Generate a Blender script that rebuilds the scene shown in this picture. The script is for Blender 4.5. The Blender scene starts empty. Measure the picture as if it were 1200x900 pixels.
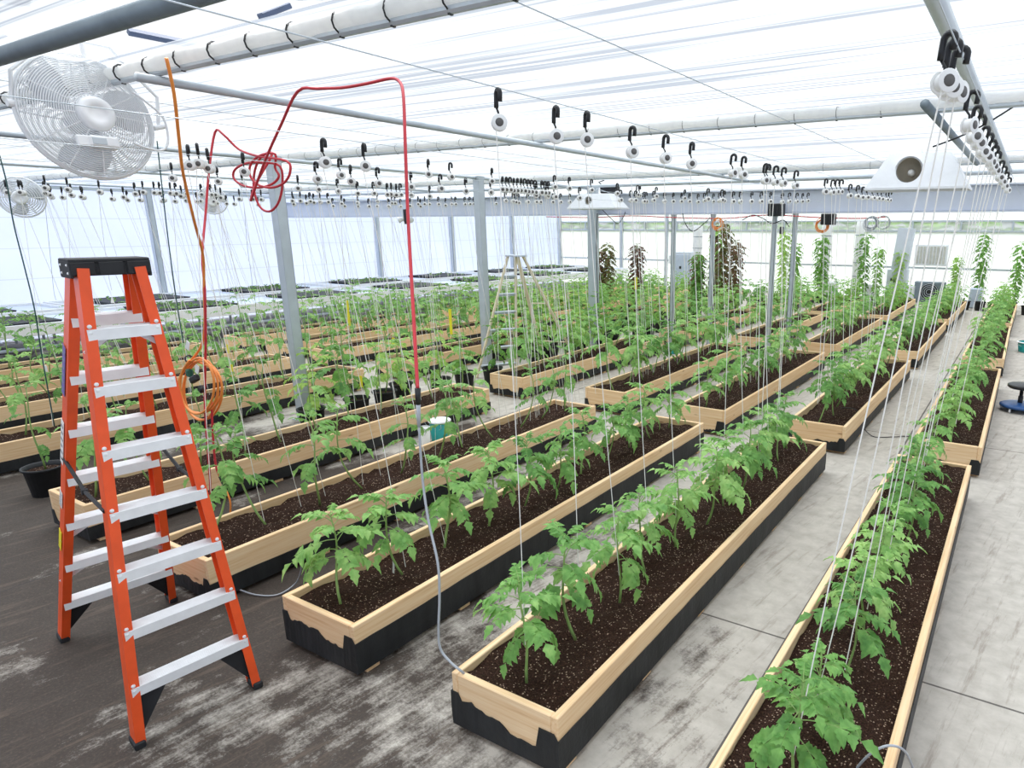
import bpy, math, random
from mathutils import Vector, Matrix
R = random.Random(7)
C = bpy.context.scene.collection
S = 2.0           # metres per layout unit
EYE = 2.31
GZ = -1.155       # ground in layout units (eye = 0)
PI = math.pi

def U(x, y, z=GZ):
    return Vector((x * S, y * S, (z - GZ) * S))

# ------------------------------------------------------------------ camera
FPX, CX, CY = 783.6, 732.12, 472.58
ya, pa, ra = math.radians(-30.654), math.radians(14.656), math.radians(0.175)
fw = Vector((math.sin(ya) * math.cos(pa), math.cos(ya) * math.cos(pa), -math.sin(pa)))
rt = Vector((math.cos(ya), -math.sin(ya), 0))
up = rt.cross(fw)
r2 = rt * math.cos(ra) + up * math.sin(ra)
u2 = -rt * math.sin(ra) + up * math.cos(ra)
cam_d = bpy.data.cameras.new('camera')
cam = bpy.data.objects.new('camera', cam_d)
C.objects.link(cam)
cam.matrix_world = Matrix(((r2.x, u2.x, -fw.x, 0), (r2.y, u2.y, -fw.y, 0), (r2.z, u2.z, -fw.z, EYE), (0, 0, 0, 1)))
cam_d.sensor_width = 36
cam_d.lens = FPX / 1200 * 36
cam_d.shift_x = -(CX - 600) / 1200
cam_d.shift_y = (CY - 450) / 1200
cam_d.clip_start = 0.05
cam_d.clip_end = 200
bpy.context.scene.camera = cam

def ray(px, py):
    return r2 * ((px - CX) / FPX) - u2 * ((py - CY) / FPX) + fw
def at(px, py, z):            # point at layout height z
    d = ray(px, py); return d * (z / d.z)
def atY(px, py, Y):
    d = ray(px, py); return d * (Y / d.y)
def atX(px, py, X):
    d = ray(px, py); return d * (X / d.x)
def W(v):
    return U(v.x, v.y, v.z)

# ------------------------------------------------------------------ mesh builder
class MB:
    def __init__(s): s.v = []; s.f = []; s.m = []; s.cur = 0
    def add(s, vs, fs):
        o = len(s.v); s.v += [tuple(p) for p in vs]
        for f in fs: s.f.append([i + o for i in f]); s.m.append(s.cur)
        return s
    def box(s, c, d, M=None, taper=1.0):
        x, y, z = d[0] / 2, d[1] / 2, d[2] / 2
        vs = []
        for k, t in ((-1, 1.0), (1, taper)):
            for a, b in ((-1, -1), (1, -1), (1, 1), (-1, 1)):
                vs.append(Vector((a * x * t, b * y * t, k * z)))
        if M is not None: vs = [M @ v for v in vs]
        c = Vector(c)
        return s.add([v + c for v in vs], [(3, 2, 1, 0), (4, 5, 6, 7), (0, 1, 5, 4), (1, 2, 6, 5), (2, 3, 7, 6), (3, 0, 4, 7)])
    def bbox(s, c, d, b=0.004, M=None):    # box with chamfered edges
        x, y, z = d[0] / 2, d[1] / 2, d[2] / 2
        b = min(b, x * .49, y * .49, z * .49)
        vs = []; idx = {}
        for sx in (-1, 1):
            for sy in (-1, 1):
                for sz in (-1, 1):
                    for ax in range(3):
                        p = [sx * (x - b), sy * (y - b), sz * (z - b)]
                        p[ax] = (sx * x, sy * y, sz * z)[ax]
                        idx[(sx, sy, sz, ax)] = len(vs); vs.append(Vector(p))
        F = []
        for ax in range(3):
            o = [i for i in range(3) if i != ax]
            for sg in (-1, 1):
                q = []
                for a, bb in ((-1, -1), (1, -1), (1, 1), (-1, 1)):
                    k = [0, 0, 0]; k[ax] = sg; k[o[0]] = a; k[o[1]] = bb
                    q.append(idx[(k[0], k[1], k[2], ax)])
                F.append(q)
        for ax in range(3):
            o = [i for i in range(3) if i != ax]
            for a in (-1, 1):
                for bb in (-1, 1):
                    k1 = [0, 0, 0]; k1[ax] = -1; k1[o[0]] = a; k1[o[1]] = bb
                    k2 = list(k1); k2[ax] = 1
                    F.append([idx[(*k1, o[0])], idx[(*k2, o[0])], idx[(*k2, o[1])], idx[(*k1, o[1])]])
        for sx in (-1, 1):
            for sy in (-1, 1):
                for sz in (-1, 1):
                    F.append([idx[(sx, sy, sz, i)] for i in range(3)])
        if M is not None: vs = [M @ v for v in vs]
        c = Vector(c)
        return s.add([v + c for v in vs], F)
    def tube(s, pts, r, n=6, cap=True):
        pts = [Vector(p) for p in pts]
        rs = r if isinstance(r, (list, tuple)) else [r] * len(pts)
        vs = []; prev = None
        for i, p in enumerate(pts):
            t = (pts[min(i + 1, len(pts) - 1)] - pts[max(i - 1, 0)])
            if t.length < 1e-9: t = Vector((0, 0, 1))
            t.normalize()
            if prev is None:
                a = Vector((0, 0, 1)) if abs(t.z) < .9 else Vector((1, 0, 0))
                prev = a
            u = prev - t * prev.dot(t)
            if u.length < 1e-6: u = t.orthogonal()
            u.normalize(); prev = u; w = t.cross(u)
            for k in range(n):
                a = 2 * PI * k / n
                vs.append(p + (u * math.cos(a) + w * math.sin(a)) * rs[i])
        F = []
        for i in range(len(pts) - 1):
            for k in range(n):
                F.append([i * n + k, i * n + (k + 1) % n, (i + 1) * n + (k + 1) % n, (i + 1) * n + k])
        if cap:
            F.append(list(range(n))[::-1]); F.append([(len(pts) - 1) * n + k for k in range(n)])
        return s.add(vs, F)
    def ring(s, c, ax, rad, r, n=32, k=4, squash=None):
        c = Vector(c); ax = Vector(ax).normalized()
        u = ax.cross(Vector((0, 0, 1)))
        if u.length < 1e-4: u = Vector((1, 0, 0))
        u.normalize(); w = ax.cross(u)
        vs = []; F = []
        for i in range(n):
            a = 2 * PI * i / n
            d = u * math.cos(a) + w * math.sin(a)
            for j in range(k):
                b = 2 * PI * j / k
                vs.append(c + d * (rad + r * math.cos(b)) + ax * (r * math.sin(b)))
        for i in range(n):
            for j in range(k):
                F.append([i * k + j, i * k + (j + 1) % k, ((i + 1) % n) * k + (j + 1) % k, ((i + 1) % n) * k + j])
        return s.add(vs, F)
    def lathe(s, prof, c=(0, 0, 0), ax=(0, 0, 1), n=24, caps=(True, True)):
        c = Vector(c); ax = Vector(ax).normalized(); u = ax.orthogonal().normalized(); w = ax.cross(u)
        vs = []; F = []
        for (r, h) in prof:
            for i in range(n):
                a = 2 * PI * i / n
                vs.append(c + (u * math.cos(a) + w * math.sin(a)) * r + ax * h)
        for j in range(len(prof) - 1):
            for i in range(n):
                F.append([j * n + i, j * n + (i + 1) % n, (j + 1) * n + (i + 1) % n, (j + 1) * n + i])
        if caps[0]: F.append(list(range(n))[::-1])
        if caps[1]: F.append([(len(prof) - 1) * n + i for i in range(n)])
        return s.add(vs, F)
    def mesh(s, name, mats, smooth=False):
        me = bpy.data.meshes.new(name)
        me.from_pydata(s.v, [], s.f)
        mats = mats if isinstance(mats, (list, tuple)) else [mats]
        for m in mats: me.materials.append(m)
        if len(mats) > 1: me.polygons.foreach_set('material_index', s.m)
        if smooth: me.polygons.foreach_set('use_smooth', [True] * len(me.polygons))
        me.update()
        return me
    def build(s, name, mats, parent=None, loc=(0, 0, 0), smooth=False):
        return put(name, s.mesh(name, mats, smooth), parent, loc)

def put(name, me, parent=None, loc=(0, 0, 0), rot=(0, 0, 0)):
    o = bpy.data.objects.new(name, me); C.objects.link(o)
    o.location = loc; o.rotation_euler = rot
    if parent is not None: o.parent = parent
    return o
def tag(o, label, cat, group=None):
    o['label'] = label; o['category'] = cat
    if group: o['group'] = group
    return o
def thing(name, label, cat, loc=(0, 0, 0), group=None, rotz=0):
    o = bpy.data.objects.new(name, None); C.objects.link(o)
    o.location = loc; o.rotation_euler = (0, 0, rotz); o.empty_display_size = .05
    return tag(o, label, cat, group)
def struct(o):
    o['kind'] = 'structure'; return o

def smoothpath(pts, k=5):
    pts = [Vector(p) for p in pts]; out = []
    for i in range(len(pts) - 1):
        p0 = pts[max(i - 1, 0)]; p1 = pts[i]; p2 = pts[i + 1]; p3 = pts[min(i + 2, len(pts) - 1)]
        for j in range(k):
            t = j / k
            out.append(.5 * ((2 * p1) + (p2 - p0) * t + (2 * p0 - 5 * p1 + 4 * p2 - p3) * t * t + (3 * p1 - p0 - 3 * p2 + p3) * t ** 3))
    out.append(pts[-1]); return out

def word(n):
    ones = ['', 'first', 'second', 'third', 'fourth', 'fifth', 'sixth', 'seventh', 'eighth', 'ninth', 'tenth', 'eleventh', 'twelfth', 'thirteenth',
            'fourteenth', 'fifteenth', 'sixteenth', 'seventeenth', 'eighteenth', 'nineteenth']
    tens = {2: 'twenty', 3: 'thirty', 4: 'forty', 5: 'fifty', 6: 'sixty', 7: 'seventy', 8: 'eighty'}
    if n < 20: return ones[n]
    if n % 10 == 0: return tens[n // 10][:-1] + 'ieth'
    return tens[n // 10] + '-' + ones[n % 10]

# ------------------------------------------------------------------ materials
def srgb(r, g, b):
    f = lambda c: (c / 255 / 12.92) if c / 255 <= .04045 else ((c / 255 + .055) / 1.055) ** 2.4
    return (f(r), f(g), f(b), 1)
class Mat:
    def __init__(s, name):
        s.m = bpy.data.materials.new(name); s.m.use_nodes = True
        s.t = s.m.node_tree; s.t.nodes.clear()
        s.out = s.t.nodes.new('ShaderNodeOutputMaterial')
    def n(s, typ, **k):
        nd = s.t.nodes.new(typ)
        for a, b in k.items():
            if a.startswith('_'): nd.inputs[a[1:].replace('_', ' ')].default_value = b
            else: setattr(nd, a, b)
        return nd
    def l(s, a, b): s.t.links.new(a, b)
    def math(s, op, a, b=None, c=None, clamp=False):
        nd = s.n('ShaderNodeMath', operation=op); nd.use_clamp = clamp
        for i, x in enumerate((a, b, c)):
            if x is None: continue
            if isinstance(x, (int, float)): nd.inputs[i].default_value = x
            else: s.l(x, nd.inputs[i])
        return nd.outputs[0]
    def noise(s, scale, vec=None, detail=3, rough=.55, st=None):
        nd = s.n('ShaderNodeTexNoise'); nd.inputs['Scale'].default_value = scale
        nd.inputs['Detail'].default_value = detail; nd.inputs['Roughness'].default_value = rough
        if vec is None: vec = s.n('ShaderNodeTexCoord').outputs['Object']
        if st:
            mp = s.n('ShaderNodeMapping'); mp.inputs['Scale'].default_value = st
            s.l(vec, mp.inputs['Vector']); vec = mp.outputs[0]
        s.l(vec, nd.inputs['Vector']); return nd.outputs['Fac']
    def ramp(s, fac, stops, interp='LINEAR'):
        nd = s.n('ShaderNodeValToRGB'); cr = nd.color_ramp; cr.interpolation = interp
        while len(cr.elements) < len(stops): cr.elements.new(.5)
        for e, (p, c) in zip(cr.elements, stops): e.position = p; e.color = c
        s.l(fac, nd.inputs[0]); return nd.outputs[0]
    def mix(s, fac, a, b, mode='MIX'):
        nd = s.n('ShaderNodeMix', data_type='RGBA', blend_type=mode)
        for i, x in ((0, fac), (6, a), (7, b)):
            if isinstance(x, (int, float, tuple)): nd.inputs[i].default_value = x
            else: s.l(x, nd.inputs[i])
        return nd.outputs[2]
    def bsdf(s, col, rough=.6, metal=0, bump=None, bstr=.3, bdist=.01, spec=.5):
        b = s.n('ShaderNodeBsdfPrincipled')
        if isinstance(col, tuple): b.inputs['Base Color'].default_value = col
        else: s.l(col, b.inputs['Base Color'])
        if isinstance(rough, (int, float)): b.inputs['Roughness'].default_value = rough
        else: s.l(rough, b.inputs['Roughness'])
        b.inputs['Metallic'].default_value = metal
        b.inputs['Specular IOR Level'].default_value = spec
        if bump is not None:
            bp = s.n('ShaderNodeBump'); bp.inputs['Strength'].default_value = bstr; bp.inputs['Distance'].default_value = bdist
            s.l(bump, bp.inputs['Height']); s.l(bp.outputs[0], b.inputs['Normal'])
        return b.outputs[0]
    def done(s, sh): s.l(sh, s.out.inputs['Surface']); return s.m
    def rnd(s): return s.n('ShaderNodeObjectInfo').outputs['Random']

def plain(name, c1, rough=.5, metal=0, var=.12, scale=12, bstr=.1, spec=.5):
    m = Mat(name); n = m.noise(scale)
    a = tuple(x * (1 - var) for x in c1[:3]) + (1,); b = tuple(min(1, x * (1 + var)) for x in c1[:3]) + (1,)
    return m.done(m.bsdf(m.ramp(n, [(.3, a), (.7, b)]), rough, metal, n, bstr, .003, spec))

def wood(name, axis):
    m = Mat(name); st = [60, 60, 60]; st[axis] = 2.2
    tc = m.n('ShaderNodeTexCoord').outputs['Object']
    off = m.n('ShaderNodeVectorMath', operation='ADD'); m.l(tc, off.inputs[0])
    cmb = m.n('ShaderNodeCombineXYZ'); r = m.math('MULTIPLY', m.rnd(), 37.0)
    for i in range(3): m.l(r, cmb.inputs[i])
    m.l(cmb.outputs[0], off.inputs[1]); v = off.outputs[0]
    g = m.noise(1.0, v, 4, .6, tuple(st)); big = m.noise(1.3, v, 2)
    kn = m.n('ShaderNodeTexVoronoi'); kn.inputs['Scale'].default_value = 1.0
    mp = m.n('ShaderNodeMapping'); ks = [9, 9, 9]; ks[axis] = 2.4; mp.inputs['Scale'].default_value = ks
    m.l(v, mp.inputs['Vector']); m.l(mp.outputs[0], kn.inputs['Vector'])
    knot = m.ramp(kn.outputs['Distance'], [(.03, (1, 1, 1, 1)), (.10, (0, 0, 0, 1))])
    c = m.ramp(g, [(.25, srgb(214, 174, 128)), (.45, srgb(238, 206, 162)), (.7, srgb(248, 224, 186))])
    c = m.mix(m.math('MULTIPLY', big, .45), c, srgb(226, 182, 136))
    tone = m.ramp(m.rnd(), [(0, (1.0, .97, .93, 1)), (.5, (1, 1, 1, 1)), (1, (.9, .84, .78, 1))])
    c = m.mix(.8, c, tone, 'MULTIPLY')
    c = m.mix(m.math('MULTIPLY', knot, .75), c, srgb(138, 88, 52))
    return m.done(m.bsdf(c, .62, 0, g, .25, .002, .3))
M = {}
M['woodY'] = wood('pale_pine_long', 1)
M['woodX'] = wood('pale_pine_short', 0)

m = Mat('black_liner'); n = m.noise(6, None, 4, .6, (1, 1, .2)); n2 = m.noise(40)
M['liner'] = m.done(m.bsdf(m.ramp(n, [(.3, srgb(16, 18, 20)), (.75, srgb(48, 50, 52))]), .55, 0, m.math('ADD', n, m.math('MULTIPLY', n2, .3)), .6, .012, .4))

m = Mat('potting_soil'); a = m.noise(14, None, 5, .65); b = m.noise(120, None, 2)
v = m.n('ShaderNodeTexVoronoi'); v.inputs['Scale'].default_value = 95
m.l(m.n('ShaderNodeTexCoord').outputs['Object'], v.inputs['Vector'])
sep = m.n('ShaderNodeSeparateColor'); m.l(v.outputs['Color'], sep.inputs[0])
pk = m.math('MULTIPLY', m.math('GREATER_THAN', sep.outputs[0], m.math('SUBTRACT', 1.0, m.math('MULTIPLY', a, .36))), m.math('LESS_THAN', v.outputs['Distance'], .36))
c = m.ramp(b, [(.3, srgb(34, 22, 17)), (.55, srgb(62, 43, 34)), (.75, srgb(96, 72, 57))])
c = m.mix(m.math('MULTIPLY', a, .5), c, srgb(44, 30, 24))
c = m.mix(pk, c, srgb(172, 148, 128))
M['soil'] = m.done(m.bsdf(c, .95, 0, m.math('ADD', a, m.math('MULTIPLY', b, .6)), 1.0, .03, .1))

def leafmat(name, dark, mid, light, tr=.35):
    m = Mat(name); r = m.rnd(); n = m.noise(16)
    f = m.math('ADD', m.math('MULTIPLY', r, .35), m.math('MULTIPLY', n, .8))
    c = m.ramp(f, [(.3, dark), (.55, mid), (.85, light)])
    bs = m.bsdf(c, .5, 0, m.noise(60), .3, .003, .35)
    t = m.n('ShaderNodeBsdfTranslucent'); m.l(m.mix(.5, c, light), t.inputs[0])
    mx = m.n('ShaderNodeMixShader'); mx.inputs[0].default_value = tr
    m.l(bs, mx.inputs[1]); m.l(t.outputs[0], mx.inputs[2])
    return m.done(mx.outputs[0])
M['leaf'] = leafmat('tomato_leaf', srgb(70, 124, 56), srgb(124, 176, 92), srgb(182, 218, 132))
M['leaf2'] = leafmat('dense_leaf', srgb(66, 120, 50), srgb(122, 176, 78), srgb(186, 216, 112))
M['redleaf'] = leafmat('red_leaf', srgb(72, 34, 34), srgb(112, 66, 48), srgb(104, 128, 62), .25)
M['stem'] = plain('green_stem', srgb(140, 172, 98), .55)
M['paleleaf'] = leafmat('seedling_leaf', srgb(58, 100, 40), srgb(96, 140, 62), srgb(140, 176, 90))

m = Mat('concrete_floor')
tc = m.n('ShaderNodeTexCoord').outputs['Object']
sp = m.n('ShaderNodeSeparateXYZ'); m.l(tc, sp.inputs[0]); X, Y = sp.outputs[0], sp.outputs[1]
n1 = m.noise(1.2, tc, 5, .62); n2 = m.noise(9, tc, 4, .6); n3 = m.noise(70, tc, 3, .7)
wv = m.n('ShaderNodeMapping'); wv.inputs['Rotation'].default_value = (0, 0, .15); m.l(tc, wv.inputs['Vector'])
streak = m.noise(1.0, wv.outputs[0], 7, .72, (16, 1.6, 1)); scuff = m.noise(1.0, tc, 6, .7, (2.6, 1.9, 1))
base = m.ramp(n2, [(.3, srgb(168, 162, 152)), (.7, srgb(198, 192, 182))])
base = m.mix(m.math('MULTIPLY', n1, .45), base, srgb(168, 160, 150))
# spilt soil: heavy near the ladder, thinning away to the right
gx = m.math('MAXIMUM', m.math('MINIMUM', m.math('MULTIPLY', m.math('SUBTRACT', -1.7, X), .085), .17), -.17)
gy = m.math('MAXIMUM', m.math('MINIMUM', m.math('MULTIPLY', m.math('SUBTRACT', 3.4, Y), .06), .06), -.34)
bias = m.math('ADD', gx, gy)
mm = m.math('ADD', m.math('ADD', m.math('MULTIPLY', n1, .72), m.math('MULTIPLY', streak, .26)), m.math('MULTIPLY', scuff, .46))
mm = m.math('ADD', m.math('ADD', m.math('SUBTRACT', mm, .12), bias), m.math('MULTIPLY', n3, .16))
mask = m.ramp(mm, [(.72, (0, 0, 0, 1)), (.84, (1, 1, 1, 1))])
dirt = m.ramp(n3, [(.3, srgb(34, 26, 21)), (.58, srgb(52, 41, 35)), (.8, srgb(96, 82, 71))])
c = m.mix(m.math('MULTIPLY', mask, .93), base, dirt)
st2 = m.ramp(streak, [(.54, (0, 0, 0, 1)), (.66, (1, 1, 1, 1))])
c = m.mix(m.math('MULTIPLY', st2, .45), c, srgb(112, 98, 86))
def groove(coord, p, w):
    return m.math('LESS_THAN', m.math('ABSOLUTE', m.math('SUBTRACT', coord, p)), w)
g = groove(X, -0.93, .009)
for yy in (3.42, 8.0, 12.6, 17.2): g = m.math('MAXIMUM', g, groove(Y, yy, .007))
g = m.math('MAXIMUM', g, groove(X, -5.5, .008))
c = m.mix(m.math('MULTIPLY', g, .8), c, srgb(60, 56, 54))
hb = m.math('SUBTRACT', m.math('MULTIPLY', n3, .4), g)
M['floor'] = m.done(m.bsdf(c, .82, 0, m.math('ADD', hb, m.math('MULTIPLY', mask, .5)), .5, .008, .25))

def sheetmat(name, base, transp, fold_shade=None, lines=None, transl=.6):
    m = Mat(name); tc = m.n('ShaderNodeTexCoord').outputs['Object']
    n = m.noise(1.5, tc, 3); col = m.ramp(n, [(.3, tuple(x * .95 for x in base[:3]) + (1,)), (.7, base)])
    if fold_shade:   # shading of the cloth's folds, painted as darker lines across the room
        a = m.noise(1.0, tc, 3, .6, fold_shade[0]); b = m.noise(1.0, tc, 2, .5, fold_shade[1])
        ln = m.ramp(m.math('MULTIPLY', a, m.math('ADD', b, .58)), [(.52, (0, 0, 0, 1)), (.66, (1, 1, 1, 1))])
        col = m.mix(m.math('MULTIPLY', ln, fold_shade[2]), col, srgb(150, 158, 172))
    if lines:
        sp = m.n('ShaderNodeSeparateXYZ'); m.l(tc, sp.inputs[0])
        w = m.math('LESS_THAN', m.math('FRACT', m.math('MULTIPLY', sp.outputs[2], 1 / lines)), .03)
        col = m.mix(m.math('MULTIPLY', w, .35), col, srgb(150, 158, 176))
    d = m.n('ShaderNodeBsdfDiffuse'); m.l(col, d.inputs[0]); t = m.n('ShaderNodeBsdfTranslucent'); m.l(col, t.inputs[0])
    tr = m.n('ShaderNodeBsdfTransparent'); m.l(col, tr.inputs[0])
    x1 = m.n('ShaderNodeMixShader'); x1.inputs[0].default_value = transl; m.l(d.outputs[0], x1.inputs[1]); m.l(t.outputs[0], x1.inputs[2])
    x2 = m.n('ShaderNodeMixShader'); x2.inputs[0].default_value = transp; m.l(x1.outputs[0], x2.inputs[1]); m.l(tr.outputs[0], x2.inputs[2])
    return m.done(x2.outputs[0])
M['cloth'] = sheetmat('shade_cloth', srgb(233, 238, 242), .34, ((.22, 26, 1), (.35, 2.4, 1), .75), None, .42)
M['poly'] = sheetmat('white_poly_sheet', srgb(203, 213, 238), .10, None, .62, .66)
M['polyfar'] = sheetmat('far_poly_sheet', srgb(238, 241, 246), .05, None, None, .9)
M['roofglass'] = sheetmat('roof_sheet', srgb(250, 252, 255), .75)
M['white'] = plain('white_enamel', srgb(238, 240, 242), .35, 0, .03)
M['whitecloth'] = leafmat('bundled_white_cloth', srgb(228, 230, 232), srgb(240, 240, 240), srgb(250, 250, 248), .5)
M['galv'] = plain('galvanised_steel', srgb(192, 200, 206), .42, .35, .06, 5)
M['galvdark'] = plain('dark_painted_tube', srgb(120, 132, 140), .45, .2, .15, 5)
M['beam'] = plain('painted_beam', srgb(212, 218, 230), .55, .1, .05, 3)
M['black'] = plain('black_plastic', srgb(26, 27, 30), .42, 0, .2, 20)
M['spool'] = plain('white_spool', srgb(240, 240, 238), .45, 0, .03)
M['twine'] = plain('white_twine', srgb(240, 238, 232), .8, 0, .05, 30)
M['orange'] = plain('orange_fibreglass', srgb(240, 88, 36), .42, 0, .10, 7, .15)
M['alu'] = plain('brushed_aluminium', srgb(236, 237, 238), .4, .1, .05, 14)
M['rubber'] = plain('black_rubber', srgb(30, 31, 34), .7, 0, .25, 18)
M['redcord'] = plain('red_cord', srgb(200, 50, 62), .45, 0, .12, 5)
M['orcord'] = plain('orange_cord', srgb(250, 150, 72), .45, 0, .10, 5)
M['greycord'] = plain('grey_cord', srgb(168, 172, 178), .45, 0, .08, 5)
M['greencord'] = plain('green_cord', srgb(48, 84, 82), .5, 0, .15, 5)
M['yellow'] = plain('yellow_sticky_card', srgb(238, 224, 40), .5, 0, .05)
M['teal'] = plain('teal_plastic', srgb(40, 160, 158), .4, 0, .08, 4)
M['paper'] = plain('white_label', srgb(236, 236, 232), .6, 0, .03)
M['purple'] = plain('violet_label', srgb(120, 104, 168), .6, 0, .15, 60)
M['green'] = plain('green_plug', srgb(30, 92, 72), .5)
M['blue'] = plain('blue_enamel', srgb(42, 84, 140), .4, 0, .1, 4)
M['cream'] = plain('cream_wood', srgb(222, 208, 178), .6, 0, .12, 6)
M['bench'] = plain('bench_metal', srgb(196, 206, 222), .45, .2, .07, 5)
M['hubgrey'] = plain('grey_hub', srgb(92, 90, 88), .6, 0, .1, 9)
M['darkgap'] = plain('dark_hood_inside', srgb(176, 168, 152), .6, 0, .15, 6)
M['navy'] = plain('dark_blue_bracket', srgb(70, 84, 112), .5)
M['louver'] = plain('beige_louver', srgb(204, 202, 192), .6)
m = Mat('smoky_glazing'); n = m.noise(3, None, 4, .6, (1, 1, .4))
tr = m.n('ShaderNodeBsdfTransparent'); m.l(m.ramp(n, [(.3, srgb(168, 174, 178)), (.7, srgb(232, 236, 240))]), tr.inputs[0])
g = m.n('ShaderNodeBsdfGlossy'); g.inputs['Roughness'].default_value = .15
x = m.n('ShaderNodeMixShader'); x.inputs[0].default_value = .1; m.l(tr.outputs[0], x.inputs[1]); m.l(g.outputs[0], x.inputs[2])
ft = m.n('ShaderNodeBsdfTranslucent'); ft.inputs[0].default_value = srgb(206, 210, 214); x0_ = x; x = m.n('ShaderNodeMixShader'); x.inputs[0].default_value = .45; m.l(x0_.outputs[0], x.inputs[1]); m.l(ft.outputs[0], x.inputs[2])
M['glazing'] = m.done(x.outputs[0])
M['outground'] = plain('outside_ground', srgb(150, 156, 130), .9, 0, .2, .4)

# ------------------------------------------------------------------ setting
x0, x1, y0, y1 = -9.0, 2.6, -3.2, 12.3
def quadwall(name, a, b, z0, z1, mat, nu=2, amp=0.0):
    """upright sheet from a to b (layout units) with soft vertical waves"""
    mb = MB(); A = Vector(a); B = Vector(b); L = (B - A); n = Vector((-L.y, L.x)).normalized()
    vs = []; F = []; rr = random.Random(name)
    ph = rr.random() * 6
    nz = 10
    for i in range(nu + 1):
        p = A + L * (i / nu)
        for j in range(nz + 1):
            t = j / nz
            off = amp * math.sin(ph + i * 1.7 + j * .6) * math.sin(PI * t)
            q = p + n * off
            vs.append(U(q.x, q.y, z0 + (z1 - z0) * t))
    for i in range(nu):
        for j in range(nz):
            k = i * (nz + 1) + j
            F.append([k, k + nz + 1, k + nz + 2, k + 1])
    mb.add(vs, F)
    return struct(mb.build(name, mat, smooth=True))
fl = MB(); fl.add([U(x0 - .2, y0 - .2), U(x1 + .2, y0 - .2), U(x1 + .2, y1 + .2), U(x0 - .2, y1 + .2)], [(0, 1, 2, 3)])
fl.add([U(x0 - .2, y0 - .2) - Vector((0, 0, .2)), U(x1 + .2, y0 - .2) - Vector((0, 0, .2)), U(x1 + .2, y1 + .2) - Vector((0, 0, .2)), U(x0 - .2, y1 + .2) - Vector((0, 0, .2))], [(3, 2, 1, 0)])
struct(fl.build('floor', M['floor']))
quadwall('wall_left', (x0, y0), (x0, y1), GZ, .62, M['poly'], 40, .02)
quadwall('wall_right', (x1, y0), (x1, y1), GZ, .62, M['poly'], 20, .0)
quadwall('wall_near', (x0, y0), (x1, y0), GZ, .62, M['poly'], 20, .0)
# far wall: sheet below and above a strip window
quadwall('wall_far', (x0, y1), (x1, y1), GZ, -.03, M['polyfar'], 30, .0)
quadwall('wall_far_upper', (x0, y1), (x1, y1), .13, .62, M['polyfar'], 30, .0)
wf = MB()
for z in (-.03, .13): wf.box(U((x0 + x1) / 2, y1, z), ((x1 - x0) * S, .08, .05))
for k in range(17): wf.box(U(x0 + (x1 - x0) * k / 16, y1, .05), (.05, .07, .3))
wo = struct(wf.build('window_1', M['galv']))
gp = MB(); gp.add([U(x0, y1, -.03), U(x1, y1, -.03), U(x1, y1, .13), U(x0, y1, .13)], [(0, 1, 2, 3)])
gp.build('window_pane', M['glazing'], wo)
og = MB(); og.add([U(-40, 12.7, GZ - .02), U(25, 12.7, GZ - .02), U(25, 60, GZ - .02), U(-40, 60, GZ - .02)], [(0, 1, 2, 3)])
struct(og.build('ground_outside', M['outground']))

# shade-cloth ceiling, gathered on cross tubes, open between the first tube and the dark pipe
ZC = .47
def cloth(name, ya_, yb_, xa=x0, xb=x1, sag=.035, step=.05):
    rr = random.Random(name); mb = MB(); ny = max(4, int((yb_ - ya_) / step)); nx = 24
    rows = [(rr.uniform(-1, 1)) for _ in range(ny + 1)]
    vs = []; F = []
    for j in range(ny + 1):
        t = j / ny; edge = math.sin(PI * t)
        for i in range(nx + 1):
            s = i / nx
            z = ZC - sag * edge * (1 + .25 * math.sin(s * 9 + t * 4)) + rows[j] * .006 * (1 - .3 * edge)
            vs.append(U(xa + (xb - xa) * s, ya_ + (yb_ - ya_) * t, z))
    for j in range(ny):
        for i in range(nx):
            k = j * (nx + 1) + i
            F.append([k, k + 1, k + nx + 2, k + nx + 1])
    mb.add(vs, F)
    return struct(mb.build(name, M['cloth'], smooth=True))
TY = [1.06, 2.75, 5.0]
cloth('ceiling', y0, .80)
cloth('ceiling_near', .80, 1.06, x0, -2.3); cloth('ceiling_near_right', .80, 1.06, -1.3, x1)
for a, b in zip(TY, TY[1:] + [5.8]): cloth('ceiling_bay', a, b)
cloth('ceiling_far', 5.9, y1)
# outer roof above the opening with its rafters
for k in range(4):
    xx = -3.3 + k * .62
    b = MB(); b.tube([U(xx, .2, .66), U(xx, 1.25, .80)], .03, 6); struct(b.build('beam_rafter', M['galv' if k % 2 else 'navy']))
b = MB(); b.tube([U(-4.2, .93, .72), U(-.6, .93, .72)], .035, 6); struct(b.build('beam_ridge', M['white']))

# gutter beam over the far posts
gb = MB(); c = U(-3.2, 5.85, .225)
gb.bbox(c, (11.5 * S, .16, .37), .015); gb.box(c + Vector((0, -.11, .19)), (11.5 * S, .10, .02)); gb.box(c + Vector((0, -.10, -.19)), (11.5 * S, .10, .02))
struct(gb.build('beam', M['beam']))

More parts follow.
